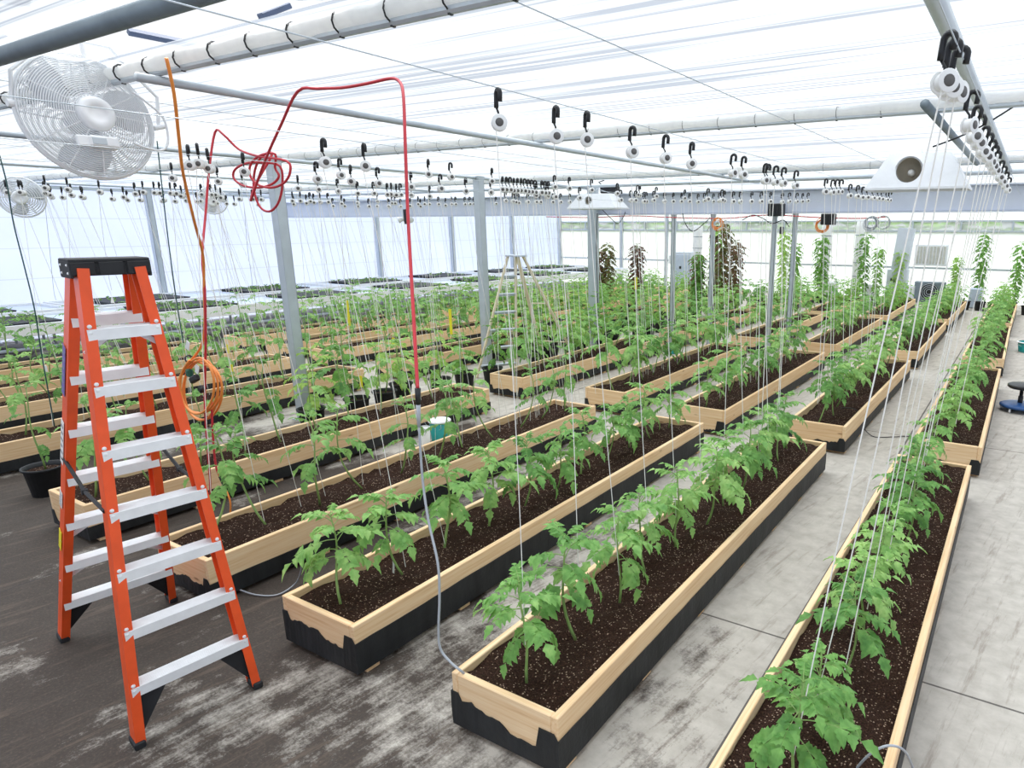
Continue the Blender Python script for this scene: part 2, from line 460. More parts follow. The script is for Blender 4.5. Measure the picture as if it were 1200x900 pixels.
def post(x, y, ztop, w=.11, d=.11, name='pillar', mat='galv'):
    mb = MB(); h = (ztop - GZ) * S
    b = U(x, y)
    mb.box(b + Vector((0, -d / 2 + .004, h / 2)), (w, .008, h))
    mb.box(b + Vector((-w / 2 + .004, 0, h / 2)), (.008, d, h)); mb.box(b + Vector((w / 2 - .004, 0, h / 2)), (.008, d, h))
    mb.box(b + Vector((0, d / 2 - .004, h / 2)), (w, .008, h))
    mb.box(b + Vector((0, 0, .006)), (w * 1.7, d * 1.7, .012))
    mb.box(b + Vector((0, 0, h - .03)), (w * 1.15, d * 1.15, .05))
    for z in (.35, .95, 1.6, 2.2): mb.tube([b + Vector((0, -d / 2 - .006, z)), b + Vector((0, -d / 2 + .01, z))], .008, 6)
    return struct(mb.build(name, M[mat]))
post(-3.76, 2.43, .39, .12, .12); post(-3.78, 4.13, .39, .12, .12); post(-3.76, 5.72, .39, .20, .10)
for x_ in (-2.93, -2.53, -1.95, -1.77): post(x_, 5.84, .13, .07, .07)
for yy in (.9, 2.52, 4.16, 5.78, 7.38, 9.0, 10.65, 12.25): post(x0 + .07, yy, .45, .14, .12)
post(-7.35, 12.25, .45, .12, .1); post(-6.3, 12.25, .45)
gm = MB()
for z in (-.62, .42): gm.box(U(-3.2, y1 - .04, z), (11.5 * S, .05, .06))
for z in (.40,): gm.box(U(x0 + .05, 4.5, z), (.06, 15.3 * S, .07))
struct(gm.build('trim_1', M['galv']))

# overhead tubes: structural, one object each
def pipe(name, pts, r, mat, n=10):
    mb = MB(); mb.tube([U(*p) for p in pts], r, n); return struct(mb.build(name, M[mat], smooth=True))
pipe('beam_tube', [(-.205, y0 + .1, .395), (-.205, 5.8, .395)], .036, 'galv')
pipe('beam_tube', [(-2.1, 1.0, .385), (-2.1, 5.8, .385)], .024, 'galv')
pipe('beam_tube', [(-3.78, 1.0, .375), (-3.78, 5.65, .375)], .022, 'galv')
pipe('beam_tube', [(-5.75, .2, .39), (-5.75, 5.8, .39)], .02, 'galv')
pipe('beam_tube', [(-7.9, .2, .39), (-7.9, 5.8, .39)], .02, 'galv')
pipe('beam_dark_tube', [(x0, .76, .40), (x1, .76, .40)], .038, 'galvdark', 14)
pipe('beam_tube', [(x0, 5.55, .385), (x1, 5.55, .385)], .03, 'galv')
pipe('beam_tube', [(-.353, 2.46, .385), (-.353, 4.75, .385)], .03, 'galvdark')
PX = {'A': -.25, 'B': -.885, 'C': -1.535, 'D': -2.235, 'E': -3.04, 'F': -4.24}
RN = {'A': 'rightmost row', 'B': 'second row from right', 'C': 'third row from right', 'D': 'fourth row from right', 'E': 'fifth row from right', 'F': 'first row beyond grey posts'}
for k_, wx in PX.items():
    wx = -.125 if k_ == 'A' else wx; wz = {'A': .245, 'B': .25, 'C': .215, 'D': .212, 'E': .222, 'F': .228}[k_]
    o = MB().tube([U(wx, -.5, wz), U(wx, 5.76, wz)], .0022, 5).build('support_wire', M['galv'])
    tag(o, 'thin steel wire carrying the string spools above the ' + RN[k_], 'wire', 'overhead wires running along the rows')
for i, wx in enumerate((-.21, -.88, -2.6, -4.6, -6.2)):
    o = MB().tube([U(wx, -.5, .405), U(wx, 5.76, .405)], .003, 5).build('ceiling_cable', M['galv'])
    tag(o, 'thin cable stretched just under the cloth ceiling, %s from the right' % ['first', 'second', 'third', 'fourth', 'fifth'][i], 'cable', 'cables under the cloth ceiling')

# white sleeves of gathered cloth with black clips
TL = ['at top left above the opening', 'second from the camera', 'farthest, nearest to the gutter beam']
for k, ty in enumerate(TY):
    rr = random.Random(ty); t = thing('gathered_cloth_roll', 'white gathered shade cloth roll on a tube, ' + TL[k], 'cloth roll', U(-4, ty, .43), 'gathered cloth rolls under the ceiling')
    base = U(-4, ty, .43); pts = []; rs = []
    nn = 150
    for i in range(nn + 1):
        x_ = x0 + .1 + (x1 - x0 - .2) * i / nn
        pts.append(U(x_, ty, .43) - base + Vector((0, rr.uniform(-.006, .006), rr.uniform(-.008, .004)))); rs.append(.040 + rr.uniform(-.009, .009))
    MB().tube(pts, rs, 9).build('cloth_sleeve', M['whitecloth'], t, smooth=True)
    MB().tube([U(x0 + .1, ty, .405) - base, U(x1 - .1, ty, .405) - base], .017, 7).build('tube', M['galv'], t)
    cl = MB(); x_ = -8.7
    while x_ < 2.3:
        cl.ring(U(x_, ty, .425) - base, (1, 0, 0), .044, .005 if k == 0 else .002, 10, 4); cl.box(U(x_, ty, .425) - base + Vector((0, 0, -.05)), (.012, .02, .018)); x_ += .16 if k < 2 else .32
    o = cl.build('clip', M['black'], t); o['kind'] = 'stuff'

# ------------------------------------------------------------------ raised beds
ROW = {  # left x of the row, label phrase
 'A': (-.405, 'rightmost row'), 'B': (-1.035, 'second row from right'), 'C': (-1.685, 'third row from right'), 'D': (-2.385, 'fourth row from right'),
 'E': (-3.19, 'fifth row from right'), 'F': (-4.395, 'first row beyond grey posts'), 'G': (-5.25, 'second row beyond grey posts'), 'H': (-5.86, 'third row beyond grey posts'),
 'I': (-6.55, 'last row by the benches')}
NB = ['nearest bed', 'second bed', 'third bed', 'farthest bed']
BY = [(.955, 3.155), (3.455, 5.62), (6.06, 8.245), (8.5, 10.82)]
BW = .305 * S
def soil_mesh(L, seed):
    rr = random.Random(seed); nx, ny = 10, 64; W_ = BW - .076; vs = []; F = []
    H = [[rr.uniform(-1, 1) for _ in range(nx + 1)] for _ in range(ny + 1)]
    for j in range(ny + 1):
        for i in range(nx + 1):
            y = -L / 2 + L * j / ny; x = -W_ / 2 + W_ * i / nx
            z = .016 * H[j][i] + .012 * math.sin(y * 3 + seed) + .01 * math.cos(x * 9 + y * 5) - .028 * math.exp(-((y + L / 2 - .17 + .2) % .4 - .2) ** 2 / .006 - x * x / .006)
            if i in (0, nx): z -= .004
            vs.append((x, y, z))
    for j in range(ny):
        for i in range(nx):
            k = j * (nx + 1) + i
            F.append([k, k + 1, k + nx + 2, k + nx + 1])
    return MB().add(vs, F).mesh('soil', M['soil'], True)
def liner_mesh(L, frac, seed):
    """black sheet wrapped round the lower part of the box, with a ragged top edge"""
    rr = random.Random(seed); mb = MB(); hx, hy = BW / 2 + .005, L / 2 + .005
    loop = []; 
    def seg(a, b, n, rag):
        for i in range(n):
            t = i / n; loop.append((a[0] + (b[0] - a[0]) * t, a[1] + (b[1] - a[1]) * t, rag, t))
    seg((-hx, -hy), (hx, -hy), 30, 1); seg((hx, -hy), (hx, hy), 40, .25); seg((hx, hy), (-hx, hy), 10, .6); seg((-hx, hy), (-hx, -hy), 40, .25)
    ph = rr.random() * 6; H = .28 * frac; n = len(loop); vs = []
    for i, (x, y, rag, t) in enumerate(loop):
        h = H + .006 * math.sin(i * .8 + ph) * rag + rr.uniform(-.008, .008) * rag
        if rag == 1:
            e_ = abs(t - .5) * 2; h = H - .085 * (1 - e_ ** 3) * (.55 + .45 * math.sin(t * 5 + ph)) - .01 + .008 * math.sin(t * 23 + ph) + rr.uniform(-.007, .007)
            if t > .84 + .03 * math.sin(ph): h = H + .03
            if t < .1: h = H + .015
        o = rr.uniform(0, .003)
        ox = math.copysign(o, x) if abs(abs(x) - hx) < 1e-4 else 0; oy = math.copysign(o, y) if abs(abs(y) - hy) < 1e-4 else 0
        vs += [(x, y, .0), (x + ox, y + oy, h * .5), (x + ox * .5, y + oy * .5, h), (x * .992, y * .9985, h)]
    F = []
    for i in range(n):
        j = (i + 1) % n
        for k in range(3): F.append([i * 4 + k, j * 4 + k, j * 4 + k + 1, i * 4 + k + 1])
    return mb.add(vs, F).mesh('liner', M['liner'])
soil_cache = {}; liner_cache = {}; board_cache = {}
BEDS = []
def raised_bed(row, k):
    xl, phrase = ROW[row]; ya_, yb_ = BY[k]; rr = random.Random(row + str(k))
    if k == 1: ya_ += {'A': 0, 'B': .015, 'C': -.02, 'D': .06, 'E': .06}.get(row, .05)
    L = (yb_ - ya_) * S; Lk = round(L, 3)
    skew = rr.uniform(-.006, .006); dx = rr.uniform(-.012, .012) if (k or row not in 'ABC') else 0
    if row == 'A' and k: dx = .022
    if row == 'B' and k: dx = .022
    cx = xl + .1525 + dx; t = thing('raised_bed', 'long wooden raised bed wrapped in black liner, %s of %s' % (NB[k], phrase), 'raised bed', U(cx, (ya_ + yb_) / 2), 'raised tomato beds', skew)
    hb = .28; zb = .03
    if Lk not in board_cache:
        s_ = MB(); s_.bbox((0, 0, hb / 2), (.036, L, hb), .004); e_ = MB(); e_.bbox((0, 0, hb / 2), (BW - .073, .036, hb), .004)
        board_cache[Lk] = (s_.mesh('side_board', M['woodY']), e_.mesh('end_board', M['woodX']))
    sb, eb = board_cache[Lk]
    for sx in (-1, 1): put('side_board', sb, t, (sx * (BW / 2 - .018), 0, zb))
    for sy in (-1, 1): put('end_board', eb, t, (0, sy * (L / 2 - .018), zb - .001))
    frac = .64 if (k == 0 and row in 'ABC') else (.42 if row in 'ABCD' else .38)
    if row == 'B' and k == 0: frac = .6
    put('liner', liner_mesh(L, frac, row + str(k)), t, (0, 0, zb))
    sd = hash_((row, k)) % 4
    if (Lk, sd) not in soil_cache: soil_cache[(Lk, sd)] = soil_mesh(L - .07, sd)
    put('soil', soil_cache[(Lk, sd)], t, (0, 0, zb + .232))
    bt = 'bottom_panel'
    if (Lk, bt) not in board_cache: board_cache[(Lk, bt)] = MB().box((0, 0, .006), (BW - .08, L - .08, .012)).mesh(bt, M['woodY'])
    put(bt, board_cache[(Lk, bt)], t, (0, 0, zb))
    if 'skid' not in board_cache: board_cache['skid'] = MB().bbox((0, 0, .015), (BW - .01, .085, .03), .003).mesh('skid', M['woodX'])
    for i in range(7): put('skid', board_cache['skid'], t, (0, -L / 2 + .1 + (L - .2) * i / 6, 0))
    BEDS.append((row, k, cx, ya_, yb_, skew))
def hash_(x): return sum(ord(c_) * (i + 3) for i, c_ in enumerate(str(x)))
for row in ROW:
    for k in range(4): raised_bed(row, k)

# ------------------------------------------------------------------ plants
def leaflet(mb, p, d, nrm, L, w, fold=.25, droop=.3, lo=False):
    """lobed leaflet: starts at p, points along d, nrm is its upper side"""
    d = d.normalized(); sd = d.cross(nrm).normalized(); nrm = sd.cross(d)
    if lo:
        a = p; m_ = p + d * L * .5 - nrm * droop * L * .1; e = p + d * L - nrm * droop * L * .5
        mb.add([a, m_ + sd * w * .5 + nrm * fold * w * .3, e, m_ - sd * w * .5 + nrm * fold * w * .3], [(0, 1, 2), (0, 2, 3)]); return
    mid = []; 
    for t in (0, .3, .62, 1.0):
        mid.append(p + d * (L * t) - nrm * (droop * L * t * t * .55))
    prof = [(.13, .22), (.30, .50), (.42, .34), (.56, .42), (.68, .22), (.82, .16)]
    vs = mid[:]; 
    for sg in (1, -1):
        for t, ww in prof:
            vs.append(p + d * (L * t) + sd * (sg * ww * w) + nrm * (fold * ww * w) - nrm * (droop * L * t * t * .55))
    F = []
    for o in (4, 10):
        q = [(0, o, 1), (o, o + 1, 1), (1, o + 1, o + 2), (1, o + 2, 2), (2, o + 2, o + 3), (2, o + 3, o + 4), (2, o + 4, o + 5), (2, o + 5, 3)]
        F += q if o == 4 else [x_[::-1] for x_ in q]
    mb.add(vs, F)
def compound(mb, sb, p, az, el, L, rr, lo=False, size=1.0):
    """a tomato leaf: arching rachis with paired lobed leaflets and a terminal one"""
    h = Vector((math.cos(az), math.sin(az), 0)); Z = Vector((0, 0, 1))
    pts = []; q = p.copy(); a = el; n = 6
    for i in range(n + 1):
        pts.append(q.copy()); a -= rr.uniform(.10, .28)
        q = q + (h * math.cos(a) + Z * math.sin(a)) * (L / n)
    if sb is not None: sb.tube(pts, [.0032 * (1 - .7 * i / n) for i in range(n + 1)], 3 if lo else 4, False)
    for i in ((2, 3, 4, 5) if not lo else (2, 4, 5)):
        t = i / n; tan = (pts[i + 1] - pts[i - 1]).normalized(); side = tan.cross(Z).normalized(); nr = side.cross(tan).normalized()
        if nr.z < 0: nr = -nr
        for sg in (1, -1):
            ll = L * size * (.36 if i in (3, 4) else .28) * rr.uniform(.8, 1.15)
            dd = (tan * .55 + side * sg * rr.uniform(.75, 1.0) - Z * rr.uniform(.05, .35))
            n2 = (nr + side * sg * rr.uniform(-.2, .3))
            leaflet(mb, pts[i], dd, n2, ll, ll * .8, .3, rr.uniform(.3, .8), lo)
            if not lo and i in (3, 5) and rr.random() < .6:
                l2 = ll * .4; leaflet(mb, pts[i] - tan * .012, side * sg + tan * .2, nr, l2, l2 * .7, .2, .3, True)
    tan = (pts[n] - pts[n - 1]).normalized(); side = tan.cross(Z).normalized()
    ll = L * size * .42; leaflet(mb, pts[n], tan, side.cross(tan), ll, ll * .66, .3, .5, lo)
def tomato(seed, h, nl, spread, bare, lean=.05, lo=False, leafmat_='leaf', size=1.0, col=False):
    rr = random.Random(seed); st = MB(); fo = MB()
    ax, ay = rr.uniform(-lean, lean), rr.uniform(-lean, lean); pts = []; n = 8; ph = rr.random() * 6
    for i in range(n + 1):
        t = i / n; pts.append(Vector((ax * math.sin(t * 2.4) + .012 * math.sin(ph + t * 7), ay * math.sin(t * 2.2) + .012 * math.cos(ph + t * 6), h * t)))
    st.tube(pts, [.0085 * (1 - .55 * i / n) for i in range(n + 1)], 6 if not lo else 4)
    az = rr.random() * 6
    for i in range(nl):
        t = bare + (1 - bare) * (i + .3) / nl; u = t * n; a = int(min(u, n - 1)); p = pts[a].lerp(pts[a + 1], u - a)
        az += 2.4 + rr.uniform(-.4, .4); top = (t - bare) / (1 - bare)
        L = spread * (1.0 if col else (1.0 - .55 * top ** 2)) * rr.uniform(.8, 1.12) * (.75 if top < .12 else 1)
        compound(fo, st, p, az, .15 + (.2 if col else .95) * top ** 1.5 + rr.uniform(-.15, .25), L, rr, lo, size)
    if not lo:
        for k in range(3): compound(fo, st, pts[-1], az + k * 2.1, 1.15, spread * .38, rr, lo, size)
    return st, fo
VAR = {}
def variants(key, n, **kw):
    VAR[key] = []
    for i in range(n):
        s_, f_ = tomato(key + str(i), **{**kw, 'h': kw['h'] * (0.88 + .24 * ((i * 37) % 10) / 10)})
        VAR[key].append((s_.mesh('stem', M['stem'], True), f_.mesh('foliage', M[kw.get('leafmat_', 'leaf')])))
variants('short', 8, h=.55, nl=12, spread=.27, bare=.50, size=1.04)
variants('leggy', 7, h=.70, nl=11, spread=.29, bare=.48, lean=.13, size=1.1)
variants('bushy', 6, h=.62, nl=15, spread=.36, bare=.2, leafmat_='leaf2')
variants('sparse', 6, h=.74, nl=7, spread=.25, bare=.5, lean=.16)
cand = []
for (row, k, cx, ya_, yb_, sk) in BEDS:
    n = 11; rr = random.Random('p' + row + str(k))
    for i in range(n):
        y = ya_ + .085 + .2 * i * (yb_ - ya_ - .12) / 2.08
        x = cx + rr.uniform(-.02, .02)
        kind = 'short' if (row in 'ABC' and k == 0) else ('leggy' if (row in 'DEF' or (row in 'ABC' and k == 1)) else 'bushy')
        if row in 'ABC' and k >= 2: kind = 'leggy'
        if row in 'DEFGHI' and k == 0: kind = 'sparse'
        if row in 'FGHI' and k == 1: kind = 'sparse' if i < 5 else 'leggy'
        d = math.hypot(x, y); cand.append((d, row, k, i, x, y, kind, rr.random() * 6.28, rr.uniform(.88, 1.12)))
cand.sort(key=lambda c_: c_[0])
PL = {}
DESC = {'short': 'young tomato plant', 'leggy': 'leggy tomato plant', 'bushy': 'bushy tomato plant', 'sparse': 'thin tall tomato plant'}
for j, (d, row, k, i, x, y, kind, rz, sc) in enumerate(cand[:300]):
    if row == 'A': sc *= .80 if k == 0 else .74
    elif row in 'BC' and k >= 1: sc *= .86
    t = thing('tomato_plant', '%s, %s from near end of %s, %s' % (DESC[kind], word(i + 1), NB[k], ROW[row][1]), 'plant', U(x, y) + Vector((0, 0, .262)), 'tomato plants in the raised beds')
    st, fo = VAR[kind][hash_((row, k, i)) % len(VAR[kind])]
    t.rotation_euler[2] = rz; t.scale = (sc, sc, sc)
    put('stem', st, t); put('foliage', fo, t)
    PL[(row, k, i)] = (x, y, .262 + (.40 if kind == 'short' else .5) * sc)
rest = MB(); lovar = []
for s_ in range(5):
    a, b = tomato('lo' + str(s_), .6, 14, .29, .2, lo=True); lovar.append((a, b))
for (d, row, k, i, x, y, kind, rz, sc) in cand[300:]:
    a, b = lovar[hash_((row, k, i)) % 5]; base = U(x, y) + Vector((0, 0, .262)); ca, sa = math.cos(rz) * sc, math.sin(rz) * sc
    for mi, q in ((0, a), (1, b)):
        rest.cur = mi
        rest.add([(base.x + v_[0] * ca - v_[1] * sa, base.y + v_[0] * sa + v_[1] * ca, base.z + v_[2] * sc) for v_ in q.v], q.f)
    PL[(row, k, i)] = (x, y, .262 + .5 * sc)
o = rest.build('tomato_foliage', [M['stem'], M['leaf2']]); o['kind'] = 'stuff'
tag(o, 'mass of distant tomato plants filling the farthest raised beds', 'plants')

# white plant tag in third row
t = MB(); t.bbox((0, 0, .05), (.016, .003, .10), .001, Matrix.Rotation(.15, 3, 'Y'))
o = t.build('plant_tag', M['paper'], None, W(at(462, 672, -1.03)) ); tag(o, 'small white plant tag in soil beside second tomato, third row', 'plant tag')

# potted plants between fifth row and first row beyond the posts, plus other pots
def potmesh(r, h):
    mb = MB(); mb.lathe([(r * .78, 0), (r * .97, h * .93), (r * 1.06, h * .93), (r * 1.08, h), (r * .98, h), (r * .93, h * .85)], n=24, caps=(True, False))
    s_ = MB().lathe([(r * .93, h * .85), (r * .5, h * .87), (.004, h * .88)], n=20, caps=(False, True))
    return mb.mesh('pot', M['rubber'], True), s_.mesh('soil', M['soil'])
POT = potmesh(.15, .26)
variants('potted', 5, h=.75, nl=13, spread=.30, bare=.2, lean=.1, leafmat_='leaf2')
variants('tallvine', 4, h=1.95, nl=80, spread=.26, col=True, bare=.05, lean=.12, leafmat_='leaf2')
variants('redtall', 3, h=1.70, nl=90, spread=.28, col=True, bare=.05, lean=.1, leafmat_='redleaf', size=.9)
variants('redlow', 3, h=.75, nl=26, spread=.18, bare=.05, lean=.08, leafmat_='redleaf', size=.9)
variants('thinvine', 3, h=.85, nl=4, spread=.2, bare=.3, lean=.12)
def potted(x, y, key, label, grp=None, sc=1.0, i=0):
    t = thing('potted_plant', label, 'potted plant', U(x, y), grp, (i * 1.9) % 6.28)
    put('pot', POT[0], t); put('soil', POT[1], t)
    st, fo = VAR[key][i % len(VAR[key])]
    a = put('stem', st, t, (0, 0, .225)); b = put('foliage', fo, t, (0, 0, .225)); a.scale = b.scale = (sc, sc, sc)
potted(-3.64, 1.09, 'thinvine', 'black pot with a thin climbing stem, standing left of the orange ladder', None, 1.0, 0)
ys = [2.32, 2.62, 2.84, 3.05, 3.3, 3.55, 3.78, 4.45, 4.7, 4.95, 5.2, 5.45, 5.7, 6.2, 6.5, 6.8, 7.1, 7.45]
rr = random.Random(5)
for i, y in enumerate(ys):
    if i < 7: ph = 'between the first and second grey posts'; nn = i + 1
    elif i < 13: ph = 'between the second and third grey posts'; nn = i - 6
    else: ph = 'past the third grey post'; nn = i - 12
    potted(-3.52 + rr.uniform(-.07, .05) + (.0 if i not in (6,) else .12), y, 'potted', 'tomato in a black pot, %s from the camera %s' % (word(nn), ph), 'potted tomatoes along the post line', rr.uniform(.85, 1.15), i)
    if i > 6: potted(-3.98 + rr.uniform(-.04, .04), y + .1, 'potted', 'tomato in black pot, %s in rear line %s' % (word(nn), ph), 'potted tomatoes in the rear pot line', rr.uniform(.9, 1.2), i + 2)
far = [(-5.47, 8.45, 'redtall', .98), (-5.30, 8.42, 'redtall', .92), (-4.80, 8.45, 'redtall', .98), (-3.50, 8.35, 'redtall', 1.25), (-3.82, 8.36, 'redtall', .95), (-3.5, 8.9, 'redtall', 1.05)]
def sx(x, y):
    v_ = Vector((x, y, -.4)); return v_.dot(r2) / v_.dot(fw)
far.sort(key=lambda q: sx(q[0], q[1]))
for i, (x, y, k_, sc) in enumerate(far):
    potted(x, y, k_, 'dark red leafy plant in the distance, %s from the left' % word(i + 1), 'red leaved plants in the distance', sc, i)
vines = [(-3.75, 8.1, .85), (-3.82, 9.0, 1.0), (-3.55, 11.3, 1.05), (-3.3, 11.1, .9), (-2.85, 10.98, 1.08), (-2.2, 11.05, .95), (-1.98, 11.0, .8), (-1.72, 11.35, .8), (-.9, 11.5, .75), (-.62, 11.6, .95), (-.15, 11.3, .9), (.05, 10.9, .8)]
vines.sort(key=lambda q: sx(q[0], q[1]))
for i, (x, y, sc) in enumerate(vines):
    potted(x, y, 'tallvine', 'tall green tomato vine standing in the distance, %s from the left' % word(i + 1), 'tall vines beyond the beds', sc, i)
for i, x in enumerate((-.95, -.75, -.55, -.38)):
    potted(x, 11.15, 'potted', 'low tomato in black pot at aisle end, %s from left' % word(i + 1), 'pots closing the right aisle', .6, i)

# ------------------------------------------------------------------ string spools on hooks
px = []
def crop(x_, y_, s_, L): px.extend([(x_ + a / s_, y_ + b / s_) for a, b in L])
crop(0, 200, 7.5, [(65, 192), (145, 190), (360, 150), (400, 200), (440, 215), (388, 230), (600, 168), (632, 215), (680, 230), (733, 235), (860, 188), (895, 245), (998, 255), (1050, 232), (1088, 253), (1178, 260), (553, 235)])
crop(150, 180, 7.5, [(548, 105), (650, 128), (610, 90), (395, 215), (795, 245), (1025, 160), (1008, 270), (67, 355), (138, 340), (180, 342), (232, 345), (272, 345), (347, 348), (387, 372), (425, 352), (465, 352),
    (500, 352), (535, 352), (598, 380), (128, 400), (213, 413), (286, 406), (425, 415), (483, 412), (660, 418), (770, 392), (787, 438), (887, 393), (868, 440), (937, 443), (1165, 403), (1128, 450)])
crop(310, 160, 7.5, [(535, 228), (888, 260), (465, 375), (672, 340), (765, 395), (1002, 412), (300, 455), (475, 465), (648, 480), (820, 500), (962, 500), (1082, 510), (1163, 515), (220, 565), (303, 565), (260, 595),
    (345, 585), (402, 570), (435, 580), (492, 575), (560, 575), (600, 610), (680, 590), (705, 612), (770, 612), (820, 585), (880, 612), (958, 612), (995, 570), (1072, 612), (1105, 585)])
crop(450, 170, 7.5, [(395, 257), (590, 280), (243, 368), (500, 382), (722, 405), (952, 318), (917, 415), (35, 430), (118, 435), (243, 440), (405, 450), (22, 540), (55, 510), (145, 540), (232, 535), (283, 518), (322, 540),
    (357, 518), (400, 520), (480, 520), (543, 530), (595, 520), (630, 520), (712, 520), (755, 518), (790, 518), (985, 515), (1070, 490), (1135, 495), (1045, 390), (1075, 392), (1105, 393), (1130, 400), (1160, 397), (1185, 400)])
crop(600, 180, 7.5, [(280, 285), (505, 305), (700, 320), (925, 350), (1095, 365), (380, 380), (595, 390), (955, 408), (118, 360), (240, 370), (35, 325), (65, 328), (90, 330), (135, 335), (165, 335), (190, 338), (215, 338),
    (15, 425), (50, 432), (140, 425), (215, 425), (250, 425), (360, 425), (428, 425), (508, 425), (1045, 410), (1085, 410), (1160, 420)])
crop(740, 180, 7.5, [(300, 40), (528, 90), (893, 170), (983, 185), (1178, 235), (45, 362), (218, 375), (468, 392), (672, 400), (795, 408), (110, 420), (195, 410), (290, 420), (368, 420), (440, 420), (510, 420), (585, 425),
    (640, 415), (720, 420), (770, 415), (815, 415), (895, 420), (953, 420), (1052, 420), (1140, 420)])
crop(890, 180, 7.5, [(50, 235), (140, 250), (210, 260), (318, 280), (580, 335), (640, 340), (680, 335), (715, 335), (793, 370), (860, 375), (905, 385), (950, 385), (1000, 390), (1045, 395), (1078, 400), (1120, 405), (1145, 410),
    (97, 420), (200, 425), (262, 420), (328, 420), (378, 420), (425, 415)])
px += [(585, 144), (652, 160), (688, 164), (741, 178)]
px += [(24, 244 - 18), (1107, 96), (1113, 103), (1121, 109), (1136, 147), (1142, 160), (1147, 168), (1152, 178), (1157, 184), (1161, 190), (1164, 195), (1167, 200), (1172, 208), (1175, 213), (1178, 218), (1181, 223)]
SP = []
for a, b in px:
    d = ray(a, b); r_ = d.x / d.z
    if r_ > -1.5: row, z_ = 'A', .20
    else:
        row = min((k_ for k_ in PX if k_ != 'A'), key=lambda k_: abs(PX[k_] / r_ - .187)); z_ = max(.165, min(.215, PX[row] / r_))
    v_ = d * (z_ / d.z)
    if v_.y > 5.6: v_ = v_ * (5.6 / v_.y)
    SP.append((row, v_.y, v_.x, v_.z))
SP.sort()
hk = MB(); pts = [Vector((0, 0, .0)), Vector((0, 0, .06))]
hpts = [(-.028, 0, .075), (-.026, 0, .11)] + [(.0 + .024 * math.cos(a), 0, .135 + .024 * math.sin(a)) for a in [PI - .3 - k * .45 for k in range(8)]] + [(.02, 0, .10)]
HOOK = MB().tube(hpts, [.0125] * len(hpts), 8)
HOOK.tube([(0, 0, 0), (-.006, 0, .05), (-.028, 0, .08)], .006, 6)
HOOKM = HOOK.mesh('hook', M['black'], True)
sp_ = MB()
for s0 in (-1, 1): sp_.lathe([(.038, 0), (.041, .003), (.038, .006)], (0, s0 * .026 - .003, 0), (0, 1, 0), 20)
sp_.lathe([(.030, -.024), (.033, -.01), (.032, .012), (.029, .024)], (0, 0, 0), (0, 1, 0), 18)
SPOOL = sp_.mesh('spool', M['spool'], True)
HUB = MB().lathe([(.021, -.031), (.021, .031)], (0, 0, 0), (0, 1, 0), 14).mesh('hub', M['hubgrey'], True)
cnt = {}; used = {}; last = {}
for (row, y, x_, z_) in SP:
    if row in last and y - last[row] < .028: y = last[row] + .028
    last[row] = y
    cnt[row] = cnt.get(row, 0) + 1; n = cnt[row]
    loc = U(x_, y, z_)
    t = thing('string_spool', 'white string spool on black hook, %s along the wire over %s' % (word(n), RN[row]), 'string spool', loc, 'string spools hooked on the overhead wires')
    az = random.Random(n * 7 + ord(row)).uniform(-.3, .3) + .9; f_ = .72 if row != 'A' else .78
    h_ = put('hook', HOOKM, t, (0, 0, 0), (0, 0, az - 1.2)); s_ = put('spool', SPOOL, t, (0, 0, 0), (0, 0, az)); put('hub', HUB, s_)
    h_.scale = s_.scale = (f_, f_, f_)
    best = None
    for k in range(4):
        for i in range(11):
            P_ = PL[(row, k, i)]; c_ = abs(P_[1] - (y - (.0 if row != 'A' else .08))) + .25 * used.get((row, k, i), 0)
            if best is None or c_ < best[0]: best = (c_, k, i)
    _, k, i = best; used[(row, k, i)] = used.get((row, k, i), 0) + 1; P_ = PL[(row, k, i)]
    rr = random.Random(n + ord(row))
    e = Vector(((P_[0] * S if row in 'AB' else loc.x + max(-.55, min(.55, P_[0] * S - loc.x))) + rr.uniform(-.03, .03), max(y - .14, min(y + .14, P_[1])) * S + rr.uniform(-.03, .03), P_[2] * .72 if row in 'AB' else .30)) - loc; a = Vector((.0, -.02, -.003))
    mid = a.lerp(e, .5) + Vector((rr.uniform(-.02, .02), rr.uniform(-.02, .02), -.0))
    MB().tube(smoothpath([a, mid, e], 4), .0024 if y < 2.5 else .003, 4).build('twine', M['twine'], t)

# ------------------------------------------------------------------ orange twin step ladder
def channel(mb, a, b, w, d, fdir, inward, th=.006):
    """C-section rail from a to b; web (depth d along fdir) on the outside, flanges reach w inward"""
    ax = (b - a); L = ax.length; z = ax.normalized(); x = fdir - z * fdir.dot(z); x.normalize(); y = z.cross(x)
    if y.dot(inward) < 0: y = -y
    prof = [(0, 0), (0, d), (w, d), (w, d - th), (th, d - th), (th, th), (w, th), (w, 0)]
    vs = []
    for P in (a, b):
        for (pw, pd) in prof: vs.append(P + y * pw + x * (pd - d / 2))
    n = 8; F = [[i, (i + 1) % n, (i + 1) % n + n, i + n] for i in range(n)]
    F += [[0, 1, 2, 3, 4, 5][::-1][:0] or [0, 5, 6, 7], [0, 1, 4, 5], [1, 2, 3, 4], [8, 15, 14, 13], [8, 13, 12, 9], [9, 12, 11, 10]]
    mb.add(vs, F)
G = GZ
FL, FR = U(-1.624, .533), U(-1.592, .809); RL, RR_ = U(-2.261, .626), U(-2.218, .913)
cap_c = U(-1.924 + .24 * .98764, .72 - .24 * .15677, -.082)
F2 = Vector((.98764, -.15677, 0)); S2 = Vector((.15677, .98764, 0))
base = (FL + FR + RL + RR_) / 4
t = thing('step_ladder', 'tall orange fibreglass step ladder with aluminium steps standing at the left', 'ladder', base)
def loc(p): return p - base
topz = cap_c.z - .02
hw = .118
